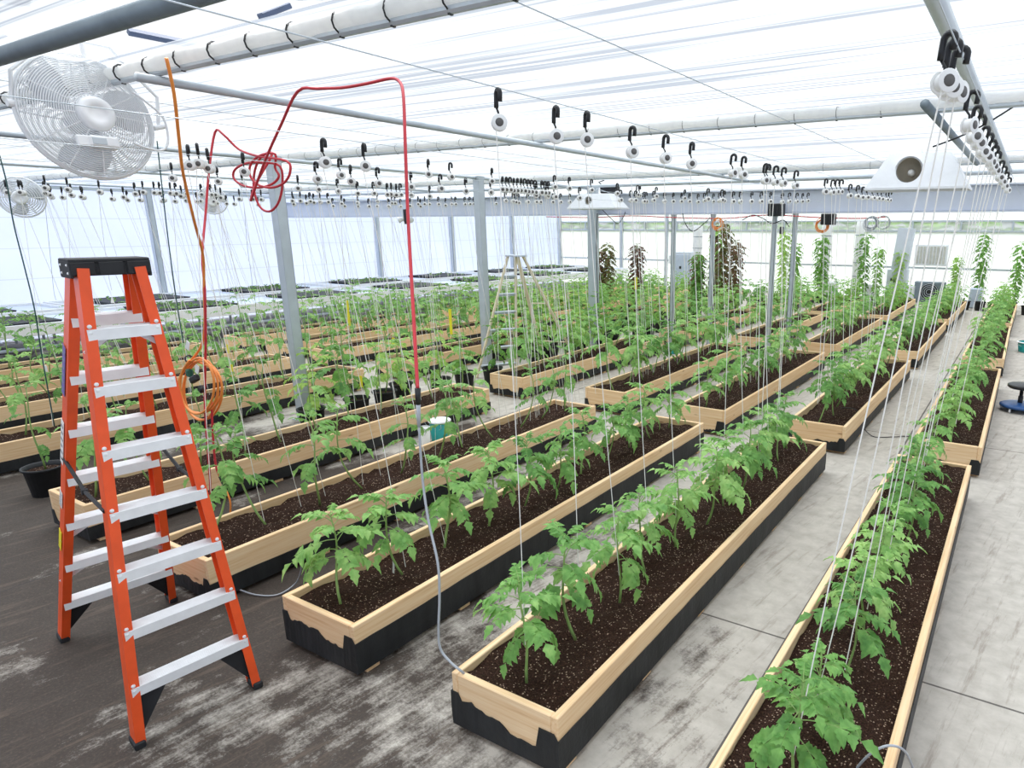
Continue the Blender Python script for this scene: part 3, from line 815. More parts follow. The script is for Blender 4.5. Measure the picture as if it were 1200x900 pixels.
TOP = {'FL': cap_c + F2 * .055 - S2 * hw, 'FR': cap_c + F2 * .055 + S2 * hw, 'RL': cap_c - F2 * .055 - S2 * hw, 'RR': cap_c - F2 * .055 + S2 * hw}
BOT = {'FL': FL, 'FR': FR, 'RL': RL, 'RR': RR_}
rails = {}
for k in ('FL', 'FR', 'RL', 'RR'):
    a = BOT[k] + Vector((0, 0, .02)); b = TOP[k]; inw = S2 if k[1] == 'L' else -S2
    mb = MB(); channel(mb, loc(a), loc(b), .040, .078, F2, inw)
    r_ = mb.build('front_rail' if k[0] == 'F' else 'rear_rail', M['orange'], t); rails[k] = (a, b, r_)
    mb = MB(); mb.bbox(loc(BOT[k]) + inw * .016 + Vector((0, 0, .018)), (.10, .045, .036), .006, Matrix.Rotation(math.atan2(F2.y, F2.x), 3, 'Z'))
    mb.build('rubber_foot', M['rubber'], r_)
Zv = Vector((0, 0, 1))
def railpt(k, z):
    a, b, _ = rails[k]; tt = (z - a.z) / (b.z - a.z); return a.lerp(b, tt)
rot = Matrix.Rotation(math.atan2(F2.y, F2.x), 3, 'Z')
for side in ('F', 'R'):
    for i in range(7):
        z = .295 + i * .273 - (.035 if (side == 'F' and i == 6) else 0)
        p, q = railpt(side + 'L', z), railpt(side + 'R', z)
        c_ = (p + q) / 2; wd = (q - p).length - .012; y_ = (q - p).normalized(); x_ = Vector((y_.y, -y_.x, 0)).normalized()
        Mx = Matrix((x_, y_, Zv)).transposed()
        mb = MB(); mb.bbox(loc(c_), (.082, wd, .004), .001, Mx)
        for sx in (-1, 1): mb.box(loc(c_) + Mx @ Vector((sx * .040, 0, -.022)), (.003, wd, .046), Mx)
        for g in range(-4, 5): mb.box(loc(c_) + Mx @ Vector((g * .009, 0, .003)), (.003, wd - .01, .002), Mx)
        s_ = mb.build('step', M['alu'], t)
        for kk, e in (('L', p), ('R', q)):
            rv = MB(); sg = 1 if side == 'F' else -1
            for dz in (-.012, .014): MB().lathe([(.009, 0), (.008, .004), (.003, .006)], loc(e) + F2 * sg * .038 + (S2 if kk == 'L' else -S2) * .018 + Vector((0, 0, dz)), F2 * sg, 8).build('rivet', M['alu'], s_)
        if (side == 'F' and i == 6) or (side == 'R' and i in (1, 2)):
            for kk, e, dr in (('L', p, y_), ('R', q, -y_)):
                lo_ = railpt(side + kk, z - .10 if side == 'F' else z - .13)
                a_ = e + dr * (.10 if side == 'F' else .16) - Zv * .02
                MB().box(loc((a_ + lo_) / 2), (.022, .004, (a_ - lo_).length), (a_ - lo_).to_track_quat('Z', 'X').to_matrix()).build('step_brace', M['alu'], s_)
    for kk in 'LR':   # black corner braces from the bottom step to the foot
        p = railpt(side + kk, .03); q = railpt(side + kk, .29); inn = (S2 if kk == 'L' else -S2)
        a_, b_, c_ = loc(p) + inn * .02, loc(q) + inn * .04 - Zv * .03, loc(q) + inn * .15 - Zv * .035
        pts = [a_, b_, c_, c_ - Zv * .02 + inn * .0]
        vs = [v_ + F2 * .02 for v_ in (a_, b_, c_)] + [v_ - F2 * .02 for v_ in (a_, b_, c_)]
        MB().add(vs, [(0, 1, 2), (5, 4, 3), (0, 3, 4, 1), (1, 4, 5, 2), (2, 5, 3, 0)]).build('corner_brace', M['rubber'], t)
cp = MB(); Mx = Matrix((F2, S2, Zv)).transposed(); cc = loc(cap_c)
cp.bbox(cc + Vector((0, 0, .03)), (.165, .280, .016), .006, Mx)
for sx in (-1, 1):
    for yy in (-.097, 0, .097): cp.bbox(cc + Mx @ Vector((sx * .076, yy, -.002)), (.018, .086 if yy else .09, .056), .006, Mx)
    cp.bbox(cc + Mx @ Vector((sx * .070, 0, -.002)), (.014, .27, .05), .003, Mx)
for sy in (-1, 1): cp.bbox(cc + Mx @ Vector((0, sy * .135, -.006)), (.165, .012, .068), .004, Mx)
cp.bbox(cc + Vector((0, 0, -.028)), (.16, .268, .006), .002, Mx)
co = cp.build('top_cap', M['rubber'], t)
for a_, b_ in ((-.05, -.02), (-.05, .012), (.05, -.02), (.05, .012)): MB().lathe([(.006, 0), (.003, .004)], cc + Mx @ Vector((a_, -.141, b_)), -S2, 8).build('bolt', M['alu'], co)
for kk in 'LR':      # folding spreaders
    p = railpt('F' + kk, 1.12); q = railpt('R' + kk, 1.22); mid = (p + q) / 2 - Zv * .04
    mb = MB(); mb.tube([loc(p), loc(mid)], .009, 5); mb.tube([loc(mid), loc(q)], .009, 5); mb.tube([loc(mid) - S2 * .012, loc(mid) + S2 * .012], .014, 8)
    mb.build('spreader', M['rubber'], t)
def sticker(z, hgt, mat, lab):
    p = railpt('RL', z); q = railpt('RL', z + hgt); zz = (q - p).normalized(); xx = F2 - zz * F2.dot(zz); xx.normalize(); n_ = -S2
    c_ = (p + q) / 2 - S2 * .003 - F2 * .012
    mb = MB(); mb.add([loc(c_) + xx * a_ * .022 + zz * b_ * hgt / 2 + n_ * e for e in (0, .002) for a_, b_ in ((-1, -1), (1, -1), (1, 1), (-1, 1))], [(0, 1, 2, 3), (7, 6, 5, 4), (0, 4, 5, 1), (1, 5, 6, 2), (2, 6, 7, 3), (3, 7, 4, 0)])
    o = mb.build('sticker', M[mat], rails['RL'][2]); o['label'] = lab
    if mat != 'yellow':
        ln = MB()
        for k in range(6): ln.box(loc(c_) + n_ * .0026 + zz * hgt * (-.38 + .15 * k), (.026 + .008 * (k % 2), .0006, hgt * .04), Matrix((xx, n_, zz)).transposed())
        ln.build('sticker_print', M['galvdark'], o)
sticker(1.55, .26, 'purple', 'violet warning sticker'); sticker(1.18, .26, 'paper', 'white instruction sticker'); sticker(.93, .1, 'paper', 'small white sticker'); sticker(.66, .13, 'yellow', 'yellow sticker')

# ------------------------------------------------------------------ cream ladder farther back
base = U(-3.72, 4.25)
P4 = {'FL': U(-3.662, 3.87), 'FR': U(-3.50, 4.16), 'RL': U(-3.50, 4.55), 'RR': U(-3.18, 4.62)}
tc_ = U(-3.44, 4.14, -.212)
T4 = {'FL': tc_ + Vector((-.12, -.05, 0)), 'FR': tc_ + Vector((-.06, .06, 0)), 'RL': tc_ + Vector((.05, -.03, 0)), 'RR': tc_ + Vector((.10, .05, 0))}
t = thing('step_ladder', 'cream wooden step ladder with grey steps standing by the second post', 'ladder', base)
for k in P4:
    mb = MB(); a, b = P4[k] - base, T4[k] - base; z = (b - a)
    Mq = z.to_track_quat('Z', 'X').to_matrix(); mb.bbox((a + b) / 2, (.03, .055, z.length), .004, Mq)
    mb.build('front_rail' if k[0] == 'F' else 'rear_rail', M['cream'], t)
for i in range(6):
    f_ = .1 + .148 * i; a = P4['FL'].lerp(T4['FL'], f_) - base; b = P4['FR'].lerp(T4['FR'], f_) - base; y_ = (b - a)
    Mq = Matrix((Vector((y_.y, -y_.x, 0)).normalized(), y_.normalized(), Zv)).transposed()
    mb = MB(); mb.bbox((a + b) / 2, (.09, y_.length, .02), .003, Mq); mb.box((a + b) / 2 - Zv * .02, (.01, y_.length, .03), Mq); mb.build('step', M['galv'], t)
mb = MB(); mb.bbox(tc_ - base + Zv * .01, (.30, .2, .03), .008); mb.build('top_cap', M['bench'], t)
mb = MB(); mb.tube([P4['RL'].lerp(T4['RL'], .25) - base, P4['RR'].lerp(T4['RR'], .25) - base], .01, 6); mb.tube([P4['RL'].lerp(T4['RL'], .6) - base, P4['RR'].lerp(T4['RR'], .6) - base], .01, 6); mb.build('rear_bar', M['cream'], t)

# ------------------------------------------------------------------ big circulation fan and small ones
def fan(center, nrm, rad, label, big=True):
    n_ = Vector(nrm).normalized(); u = n_.cross(Zv).normalized(); w = u.cross(n_) ; w = -w if w.z < 0 else w
    t = thing('circulation_fan', label, 'fan', center)
    cg = MB(); K = 26 if big else 9; wr = .0026 if big else .005; seg = 56 if big else 24
    for side in (1, -1):
        for k in range(K):
            f_ = .22 + .78 * k / (K - 1); bul = .075 * (1 - f_ ** 2.2) + .025
            cg.ring(n_ * side * bul * (rad / .33), n_, rad * f_, wr if k < K - 1 else wr * 1.6, seg, 4)
        for j in range(12 if big else 6):
            a = 2 * PI * j / (12 if big else 6); d = u * math.cos(a) + w * math.sin(a); pts = []
            for q in range(7):
                f_ = .2 + .8 * q / 6; pts.append(d * rad * f_ + n_ * side * (.075 * (1 - f_ ** 2.2) + .022) * (rad / .33))
            cg.tube(pts, wr * 1.4, 4)
    cg.build('cage', M['white'], t)
    MB().ring((0, 0, 0), n_, rad * 1.005, .012 if big else .012, seg, 8).build('outer_hoop', M['white'], t, smooth=True)
    MB().lathe([(.02, .085), (.085, .085), (.095, .098), (.09, .118), (.075, .128), (.045, .128), (.04, .122), (.005, .122)], (0, 0, 0), n_, 28).build('hub_cover', M['white'], t, smooth=True)
    MB().lathe([(.06, -.12), (.075, -.11), (.078, .06), (.05, .075)], (0, 0, 0), n_, 20).build('motor', M['white'], t, smooth=True)
    for j in range(3):
        a = 2 * PI * j / 3 + .4; vs = []; F = []
        for q in range(8):
            f_ = .2 + .72 * q / 7; wd = .32 + .22 * math.sin(PI * q / 7)
            for sgn, tw in ((-1, .03), (0, .004), (1, -.03)):
                aa = a + sgn * wd + f_ * .5; vs.append((u * math.cos(aa) + w * math.sin(aa)) * rad * f_ + n_ * tw)
        for q in range(7):
            for e in range(2): k_ = q * 3 + e; F.append([k_, k_ + 1, k_ + 4, k_ + 3])
        bl = MB().add(vs, F).build('blade', M['bladegrey'], t, smooth=True); bl.modifiers.new('thickness', 'SOLIDIFY').thickness = .004
    return t, u, w, n_
M['bladegrey'] = plain('pale_grey_blade', srgb(214, 218, 224), .4)
fc = U(-2.372, .984, .302)
t, u, w, n_ = fan(fc, (.985, .04, .13), .332, 'large white caged circulation fan hanging at the top left')
u = -u if u.x < 0 else u
jb = MB(); q = Matrix((u, n_, w)).transposed(); jc = -w * .155 + n_ * .10
jb.bbox(jc, (.15, .06, .065), .012, q); jb.bbox(jc + u * .085 + w * .0, (.09, .03, .058), .006, q)
jb.build('junction_box', M['white'], t)
MB().bbox(jc + n_ * .032 + u * .03, (.07, .004, .034), .002, q).build('label_plate', M['galv'], t)
# yoke bracket: six-sided hoop on side pivots
def upj(a, b):
    d = ray(a, b); nn = Vector((n_.x, n_.y, 0)).normalized(); c_ = Vector((-2.372, .984, .302)); s_ = (c_.dot(nn)) / d.dot(nn); return W(d * s_) - fc
yk = MB(); ypts = [upj(*p) for p in [(14, 124), (12, 82), (63, 42), (128, 55), (160, 90), (184, 114), (186, 150)]]
yk.tube(ypts, .010, 6); yo = yk.build('yoke', M['white'], t)
MB().tube([upj(8, 120), upj(24, 122)], .02, 10).build('pivot_knob', M['white'], yo)
MB().tube([upj(180, 150), upj(192, 148)], .016, 10).build('pivot_knob', M['white'], yo)
pc = smoothpath([upj(150, 110) + n_ * .05, upj(165, 122) + n_ * .06, upj(186, 140) + n_ * .05, upj(192, 165) + n_ * .05, upj(184, 178) + n_ * .07, upj(165, 178) + n_ * .1, upj(146, 172) + n_ * .11], 5)
MB().tube(pc, .007, 6).build('power_cord', M['white'], t, smooth=True)
hg = MB(); a = upj(95, 48); hg.tube([a, Vector((a.x, a.y, .39 * S - GZ * S - fc.z + .03))], .012, 8); hg.build('hanger', M['white'], t)
fan(W(atX(25, 231, -6.2)), (.8, -.45, -.1), .27, 'small grey circulation fan far left under the string spools', False)
fan(W(atX(249, 235, -6.6)), (.8, -.5, -.1), .24, 'small grey circulation fan left of the red cord loops', False)

# ------------------------------------------------------------------ cords and ropes
def cord(name, pts, r, mat, label, cat='cord', k=5, parent=None):
    b0 = Vector(pts[0]); o = MB().tube([p - b0 for p in smoothpath(pts, k)], r, 7).build(name, M[mat], parent, b0 if parent is None else (0, 0, 0), smooth=True)
    if parent is None: tag(o, label, cat)
    return o
YP = 1.30
def P(a, b, y=YP): return W(atY(a, b, y))
oc = thing('extension_cord', 'orange extension cord hanging from the ceiling and coiled beside the ladder', 'cord', P(195, 68, .97))
b0 = oc.location.copy()
pts = [P(195, 68, .97), P(204, 110, 1.0), P(210, 165, 1.05), P(215, 205, 1.1), P(228, 260, 1.2), P(238, 300, 1.28), P(239, 340, YP), P(240, 380, YP), P(236, 405, YP), P(224, 422, YP)]
for lp in range(5):
    cx_, cy_, rx, ry = 231 + lp * 1.6, 452 + lp * 1.5, 20 + (lp % 3) * 3, 33 - (lp % 3) * 3 + lp
    for a in range(10):
        an = -PI / 2 - .5 - 2 * PI * a / 10
        pts.append(P(cx_ + rx * math.cos(an), cy_ + ry * math.sin(an), YP + .012 * (lp - 2)))
pts.append(P(228, 420))
MB().tube([p - b0 for p in smoothpath(pts, 4)], .0085, 7).build('cable', M['orcord'], oc, smooth=True)
tie = MB(); tie.ring(P(222, 421) - b0, (1, 0, .4), .03, .006, 12, 5); tie.build('cable_tie', M['black'], oc)
tg_ = MB()
for a, b in ((220, 405), (231, 433)): tg_.bbox(P(a, b, YP - .02) - b0, (.045, .004, .07), .002, Matrix.Rotation(.5, 3, 'Y'))
tg_.build('paper_tag', M['paper'], oc)
pg = MB(); pg.bbox(P(228, 444, YP - .03) - b0, (.10, .04, .05), .01, Matrix.Rotation(-.4, 3, 'Y')); pg.bbox(P(236, 456, YP - .03) - b0, (.05, .035, .05), .01, Matrix.Rotation(.6, 3, 'Y'))
pg.build('plug', M['black'], oc)
MB().bbox(P(222, 437, YP - .02) - b0, (.05, .04, .06), .01).build('socket', M['green'], oc)
# red cord : from the ladder side up, over, through the loops and down to the black connector
rc = thing('extension_cord', 'red extension cord looping under the ceiling and dropping to a black connector', 'cord', P(465, 92, 1.34)); b0 = rc.location.copy()
pts = [P(247, 590), P(246, 560), P(243, 520), P(240, 470), P(241, 400), P(240, 340), P(237, 300, 1.32), P(241, 250, 1.4), P(245, 200, 1.45), P(252, 155, 1.5), P(262, 158, 1.5), P(280, 175, 1.52), P(302, 183, 1.5)]
for lp, (cx_, cy_, rx, ry) in enumerate([(316, 200, 24, 20), (300, 205, 27, 15), (314, 214, 17, 34)]):
    for a in range(9):
        an = -.6 + 2 * PI * a / 9; pts.append(P(cx_ + rx * math.cos(an), cy_ + ry * math.sin(an), 1.5 + .02 * lp))
pts += [P(300, 215, 1.48), P(294, 235, 1.45), P(310, 190, 1.42), P(330, 145, 1.38), P(349, 107, 1.33), P(372, 104, 1.34), P(400, 103, 1.34), P(430, 98, 1.34), P(458, 92, 1.34), P(469, 97, 1.33), P(473, 115, 1.3), P(475, 170, 1.25), P(478, 250, 1.2), P(483, 340, 1.12), P(488, 430, 1.05), P(489.5, 455, 1.03)]
MB().tube([p - b0 for p in smoothpath(pts, 4)], .0085, 7).build('cable', M['redcord'], rc, smooth=True)
MB().tube([P(489.5, 455, 1.03) - b0, P(490, 474, 1.03) - b0], [.014, .011], 10).build('connector', M['black'], rc, smooth=True)
MB().tube([P(490, 474, 1.03) - b0, P(491, 500, 1.03) - b0], [.011, .008], 10).build('plug', M['greycord'], rc, smooth=True)
cord('power_cable', [P(491, 500, 1.03), P(495, 560, 1.02), P(502, 610, 1.0), P(513, 660, .98), P(515, 700, .97), P(514, 735, .96), P(516, 760, .957), P(528, 776, .957), P(540, 786, .96), P(552, 796, .985)], .006, 'greycord', 'grey cable running from red cord connector down to bed corner')
cord('red_lead', [P(248, 470), P(249, 500), P(251, 530), P(254, 550), P(259, 561)], .008, 'redcord', 'short dark red lead hanging beside the ladder with a black plug')
MB().tube([P(258, 558), P(264, 572)], [.015, .012], 8).build('black_plug', M['black']); o = bpy.data.objects['black_plug']; tag(o, 'black plug joining red and orange leads by the ladder', 'plug')
cord('orange_lead', [P(264, 572), P(270, 590), P(268, 615), P(262, 628), P(245, 630), P(225, 620), P(216, 605), P(216, 590)], .0065, 'orcord', 'orange lead sagging in a loop behind ladder rail')
cord('green_hose', [W(atY(x_, y_, 1.6)) for x_, y_ in [(184, 165), (190, 220), (197, 280), (205, 340), (212, 385), (215, 402)]], .005, 'greencord', 'thin dark green line hanging right of the white fan', 'line')
cord('dark_cable', [W(atY(x_, y_, 1.35)) for x_, y_ in [(-4, 170), (8, 215), (16, 262), (28, 310), (40, 360), (48, 410), (55, 450), (64, 500)]], .006, 'greencord', 'dark cable hanging down at the left edge')
o = MB().bbox(W(atY(54, 432, 1.34)), (.045, .006, .06), .002).build('paper_tag', M['paper']); tag(o, 'white paper tag on the dark cable at the left', 'tag')
cord('hanging_line', [W(atY(x_, y_, 2.6)) for x_, y_ in [(52, 232), (58, 290), (63, 340), (66, 352)]], .0035, 'greycord', 'thin line with a knot hanging above orange ladder cap', 'line')
cord('hanging_line', [W(atY(x_, y_, 3.4)) for x_, y_ in [(286, 240), (290, 290), (294, 318), (296, 335)]], .0035, 'greycord', 'thin line hanging left of the first grey post', 'line')
cord('hanging_line', [W(atY(x_, y_, 2.2)) for x_, y_ in [(113, 196), (119, 260), (127, 320), (131, 340)]], .003, 'twine', 'white string with a small cone seen through the orange ladder', 'line')
o = MB().lathe([(.022, 0), (.012, .04), (.002, .08)], n=12).build('weight_cone', M['spool'], None, W(atY(132, 355, 2.2))); tag(o, 'small white cone hanging from string seen through orange ladder', 'weight')
cord('black_cable', [W(atY(x_, y_, 3.0)) for x_, y_ in [(1093, 172), (1120, 162), (1150, 148), (1180, 130), (1205, 113)]], .007, 'black', 'black cable sagging across upper right corner')
cord('grey_hose', [W(at(x_, y_, z_)) for x_, y_, z_ in [(278, 690, -1.14), (300, 697, -1.15), (325, 697, -1.15), (345, 685, -1.14), (352, 672, -1.08), (354, 655, -1.0)]], .005, 'greycord', 'grey tube on the floor reaching third row bed corner', 'tube')
cord('grey_hose', [W(at(x_, y_, z_)) for x_, y_, z_ in [(1000, 905, -1.03), (1018, 885, -.97), (1040, 874, -.94), (1060, 880, -.97), (1072, 905, -1.1)]], .005, 'greycord', 'grey tube arching over near end of rightmost bed', 'tube')
cord('black_tube', [W(at(x_, y_, z_)) for x_, y_, z_ in [(985, 478, -1.02), (1003, 480, -.99), (1008, 495, -1.1), (1022, 511, -1.15), (1045, 512, -1.15), (1066, 511, -1.15)]], .005, 'black', 'thin black tube crossing the aisle floor between two beds', 'tube')
for i, (a, b, c_, lab) in enumerate([(841, 262, 'orcord', 'orange cord coil hanging under gutter beam, left of two'), (963, 264, 'orcord', 'orange cord coil hanging under gutter beam, right of two'), (1021, 262, 'greycord', 'grey cord coil hanging under the gutter beam'), (1035, 262, 'greycord', 'thin grey cord coil beside the thicker grey coil')]):
    mb = MB(); cp_ = W(atY(a, b, 5.72))
    for k in range(6 if i != 3 else 2): mb.ring((R.uniform(-.02, .02), R.uniform(-.02, .02), R.uniform(-.02, .02)), (R.uniform(-.3, .3), 1, R.uniform(-.2, .2)), .09 + R.uniform(-.015, .02), .006, 22, 5)
    o = mb.build('cord_coil', M[c_], None, cp_, smooth=True); tag(o, lab, 'cord')
pts = [W(atY(x_, y_, 5.74)) for x_, y_ in [(640, 254), (690, 255), (740, 253), (790, 255), (850, 256), (900, 252), (960, 255), (1010, 256), (1040, 254)]]
cord('red_cable', pts, .009, 'redcord', 'thin red cable running along bottom of the gutter beam')
cord('black_cable', [W(atY(x_, y_, 5.70)) for x_, y_ in [(800, 250), (803, 262), (812, 271), (825, 262), (832, 255)]], .008, 'black', 'black cable loop sagging below the beam near orange coil')
cord('black_cable', [W(atY(x_, y_, 5.70)) for x_, y_ in [(870, 258), (882, 252), (894, 256), (905, 262), (918, 258), (925, 266)]], .008, 'black', 'black cable sagging below the beam by black box')
cord('black_cable', [W(atY(x_, y_, 5.7)) for x_, y_ in [(706, 246), (716, 256), (724, 262), (730, 255), (733, 248)]], .007, 'black', 'black cable loop beneath the small lamp hood')
cord('black_cable', [W(atY(x_, y_, 5.655)) for x_, y_ in [(700, 250), (699, 290), (700, 330), (701, 370)]], .008, 'black', 'black cable running down the thick grey post')

# ------------------------------------------------------------------ lamp hoods
def hood(cx_, cy_, cz, L, D, H, label, hole=.09):
    t = thing('lamp_hood', label, 'lamp', U(cx_, cy_, cz)); mb = MB()
    a, b = L / 2, D / 2; ta, tb = L * .30, D * .26
    bot = [(-a, -b, 0), (a, -b, 0), (a, b, 0), (-a, b, 0)]; top = [(-ta, -tb, H), (ta, -tb, H), (ta, tb, H), (-ta, tb, H)]
    F = [(1, 2, 6, 5), (2, 3, 7, 6), (3, 0, 4, 7), (4, 5, 6, 7)]
    mb.add(bot + top, F)
    # front face around the round port
    n = 24; yf = lambda z: -b + (b - tb) * z / H
    hc = (-L * .08, H * .5); vs = []; 
    for i in range(n):
        an = 2 * PI * i / n; x_, z_ = hc[0] + hole * math.cos(an), hc[1] + hole * math.sin(an); vs.append((x_, yf(z_), z_))
    out = []
    for i in range(n):
        an = 2 * PI * i / n; dx, dz = math.cos(an), math.sin(an); s_ = 1e9
        for lim, c0, dd in ((H - hc[1], 0, dz), (hc[1], 0, -dz)):
            if dd > 1e-6: s_ = min(s_, lim / dd)
        for sg in (1, -1):   # slanted sides: sg*x = a + (ta-a) z/H
            den = sg * dx - (ta - a) / H * dz
            if den > 1e-6: s_ = min(s_, (a + (ta - a) * hc[1] / H - sg * hc[0]) / den)
        x_, z_ = hc[0] + dx * s_, hc[1] + dz * s_; out.append((x_, yf(z_), z_))
    mb.add(vs + out, [(i, (i + 1) % n, n + (i + 1) % n, n + i) for i in range(n)])
    for cxy in ((-a, -b, 0), (a, -b, 0), (a, -b + 0, 0)): pass
    for i in range(n):
        pass
    mb.add([(-a, -b, 0), (-ta, -tb, H), (a, -b, 0), (ta, -tb, H)] + [out[k] for k in range(n)], [(0, 4 + k, 4 + (k + 1) % n) for k in range(int(n * .5), int(n * .75))] + [(2, 4 + k, 4 + (k + 1) % n) for k in range(int(n * .75), n)] + [(3, 4 + k, 4 + (k + 1) % n) for k in range(0, int(n * .25))] + [(1, 4 + k, 4 + (k + 1) % n) for k in range(int(n * .25), int(n * .5))])
    mb.box((0, -b, -.012), (L, .012, .024)); mb.box((0, b, -.012), (L, .012, .024)); mb.box((-a, 0, -.012), (.012, D, .024)); mb.box((a, 0, -.012), (.012, D, .024))
    mb.build('reflector', M['white'], t)
    pr = MB(); c3 = Vector((hc[0], yf(hc[1]) + .01, hc[1])); pr.lathe([(hole, 0), (hole * .98, .14), (.002, .15)], c3, (0, 1, 0), 24, (False, True)); pr.build('port_sleeve', M['darkgap'], t, smooth=True)
    pr = MB(); pr.lathe([(hole + .012, -.012), (hole + .012, .008), (hole - .004, .008), (hole - .004, -.012)], c3, (0, 1, 0), 24, (False, False)); pr.build('port_collar', M['white'], t, smooth=True)
    MB().lathe([(.02, -.05), (.035, 0), (.035, .06), (.02, .1)], c3 + Vector((.01, .09, -.02)), (0, 1, 0), 14).build('bulb_socket', M['spool'], t, smooth=True)
    hw_ = MB(); top_ = (.40 - cz) * S
    hw_.tube([(-ta, 0, H), (0, 0, (H + top_) / 2), (ta, 0, H)], .003, 4); hw_.tube([(0, 0, (H + top_) / 2), (0, 0, top_)], .003, 4); hw_.build('hanging_wire', M['galv'], t)
hood(-.56, 3.98, .21, .98, .55, .34, 'large white lamp hood with a round port at the upper right', .125)
hood(-3.56, 5.5, .185, 1.06, .5, .25, 'white lamp hood with a round port in front of the thick grey post', .07)
bb = MB(); bb.bbox((0, 0, 0), (.34, .2, .16), .02); bb.tube([(-.1, -.1, .05), (-.16, -.14, .12), (-.05, -.12, .15)], .012, 6)
o = bb.build('ballast_box', M['black'], None, U(-3.5, 5.62, .36)); tag(o, 'black ballast box behind the lamp hood near the ceiling', 'box')
for i, (a, b, w_, lab) in enumerate([(910, 246, .26, 'black slatted box fixed on the gutter beam'), (971, 257, .22, 'small dark box under the beam beside orange coil')]):
    mb = MB(); mb.bbox((0, 0, 0), (w_, .16, w_ * .8), .01)
    for k in range(5): mb.box((-w_ * .4 + w_ * .2 * k, -.085, 0), (.012, .01, w_ * .7))
    o = mb.build('control_box', M['black'], None, W(atY(a, b, 5.72))); tag(o, lab, 'box')
t = thing('clamp_lamp', 'pair of small white floodlights clamped under the gutter beam', 'lamp', W(atY(475, 254, 5.72)))
MB().bbox((0, 0, .0), (.07, .07, .34), .01).build('mount', M['black'], t)
for sx in (-1, 1): MB().lathe([(.02, -.1), (.05, -.05), (.075, .05), (.072, .06), (.01, .05)], (sx * .16, 0, -.06), (sx * .8, -.6, -.3), 14).build('lamp_head', M['white'], t, smooth=True)
o = MB().bbox((0, 0, 0), (.07, .04, .12), .01).build('sensor', M['black'], None, W(atY(856 + 60, 270, 5.7))); tag(o, 'small black sensor hanging right of centre under beam', 'sensor')

# ------------------------------------------------------------------ buckets, stool, cards
def bucket(v_, r, h, mat, label, lid=False, rimmat='white'):
    t = thing('bucket', label, 'bucket', U(v_[0], v_[1]))
    MB().lathe([(r * .85, 0), (r * .86, .01), (r, h * .96), (r * .97, h * .96), (r * .84, .02)], n=28, caps=(True, True)).build('body', M[mat], t, smooth=True)
    MB().lathe([(r * 1.0, h * .9), (r * 1.09, h * .92), (r * 1.09, h * .97), (r * 1.0, h), (r * .95, h)], n=28, caps=(False, lid)).build('rim', M[rimmat], t, smooth=True)
    hd = [(r * 1.08 * math.cos(a), r * .25 * math.sin(a) - r * .9, h * .9 - abs(math.sin(a)) * h * .35) for a in [PI * k / 8 for k in range(9)]]
    MB().tube(hd, .003, 5).build('handle', M['galv'], t)
bucket((-2.72, 2.56), .115, .24, 'teal', 'teal bucket with white lid in the aisle left of centre', True)
bucket((-2.71, 2.44), .055, .22, 'paper', 'small white container standing against teal bucket')
bucket((-2.83, 5.66), .10, .20, 'teal', 'teal pail with white rim farther along the aisle')
bucket((.10, 7.55), .20, .2, 'teal', 'wide teal tub on the floor at the right edge')
bucket((-2.52, 8.38), .12, .2, 'teal', 'dark teal pail half hidden by foliage in the distance')
st = thing('rolling_stool', 'low rolling stool with black seat and blue base at right edge', 'stool', U(.065, 4.98))
MB().lathe([(.02, .30), (.15, .305), (.175, .325), (.172, .35), (.15, .362), (.002, .366)], n=28).build('seat', M['black'], st, smooth=True)
MB().lathe([(.03, .10), (.03, .20), (.022, .2), (.022, .31)], n=14).build('post', M['rubber'], st, smooth=True)
MB().lathe([(.22, .055), (.235, .065), (.235, .085), (.20, .10), (.04, .115), (.002, .115)], n=28).build('base', M['blue'], st, smooth=True)
for k in range(5):
    a = 2 * PI * k / 5 + .4; w_ = MB().lathe([(.028, -.012), (.03, 0), (.028, .012)], (.2 * math.cos(a), .2 * math.sin(a), .03), (math.sin(a + .5), -math.cos(a + .5), 0), 14).build('caster', M['white'], st, smooth=True)
for i, (a, b, Y_, h_, lab) in enumerate([(408, 367, 2.95, .34, 'yellow sticky card left of red cord'), (528, 377, 3.6, .38, 'yellow sticky card right of the red cord'), (272, 437, 2.0, .19, 'yellow sticky card in foliage right of orange ladder'),
        (745, 332, 5.4, .22, 'yellow sticky card right of the thick grey post'), (267, 409, 2.02, .1, 'small yellow card above the other one by ladder'), (423, 447, 2.55, .14, 'yellow pointed card at end of a bed'), (461, 400, 3.1, .1, 'tiny yellow card among leaves left of red cord')]):
    o = MB().bbox((0, 0, 0), (.055, .004, h_), .002).build('sticky_card', M['yellow'], None, W(atY(a, b, Y_))); MB().tube([(0, 0, h_ / 2), (0, 0, .41 * S - GZ * S - o.location.z)], .002, 4).build('string', M['twine'], o); tag(o, lab, 'sticky card', 'yellow sticky cards hung among the plants')

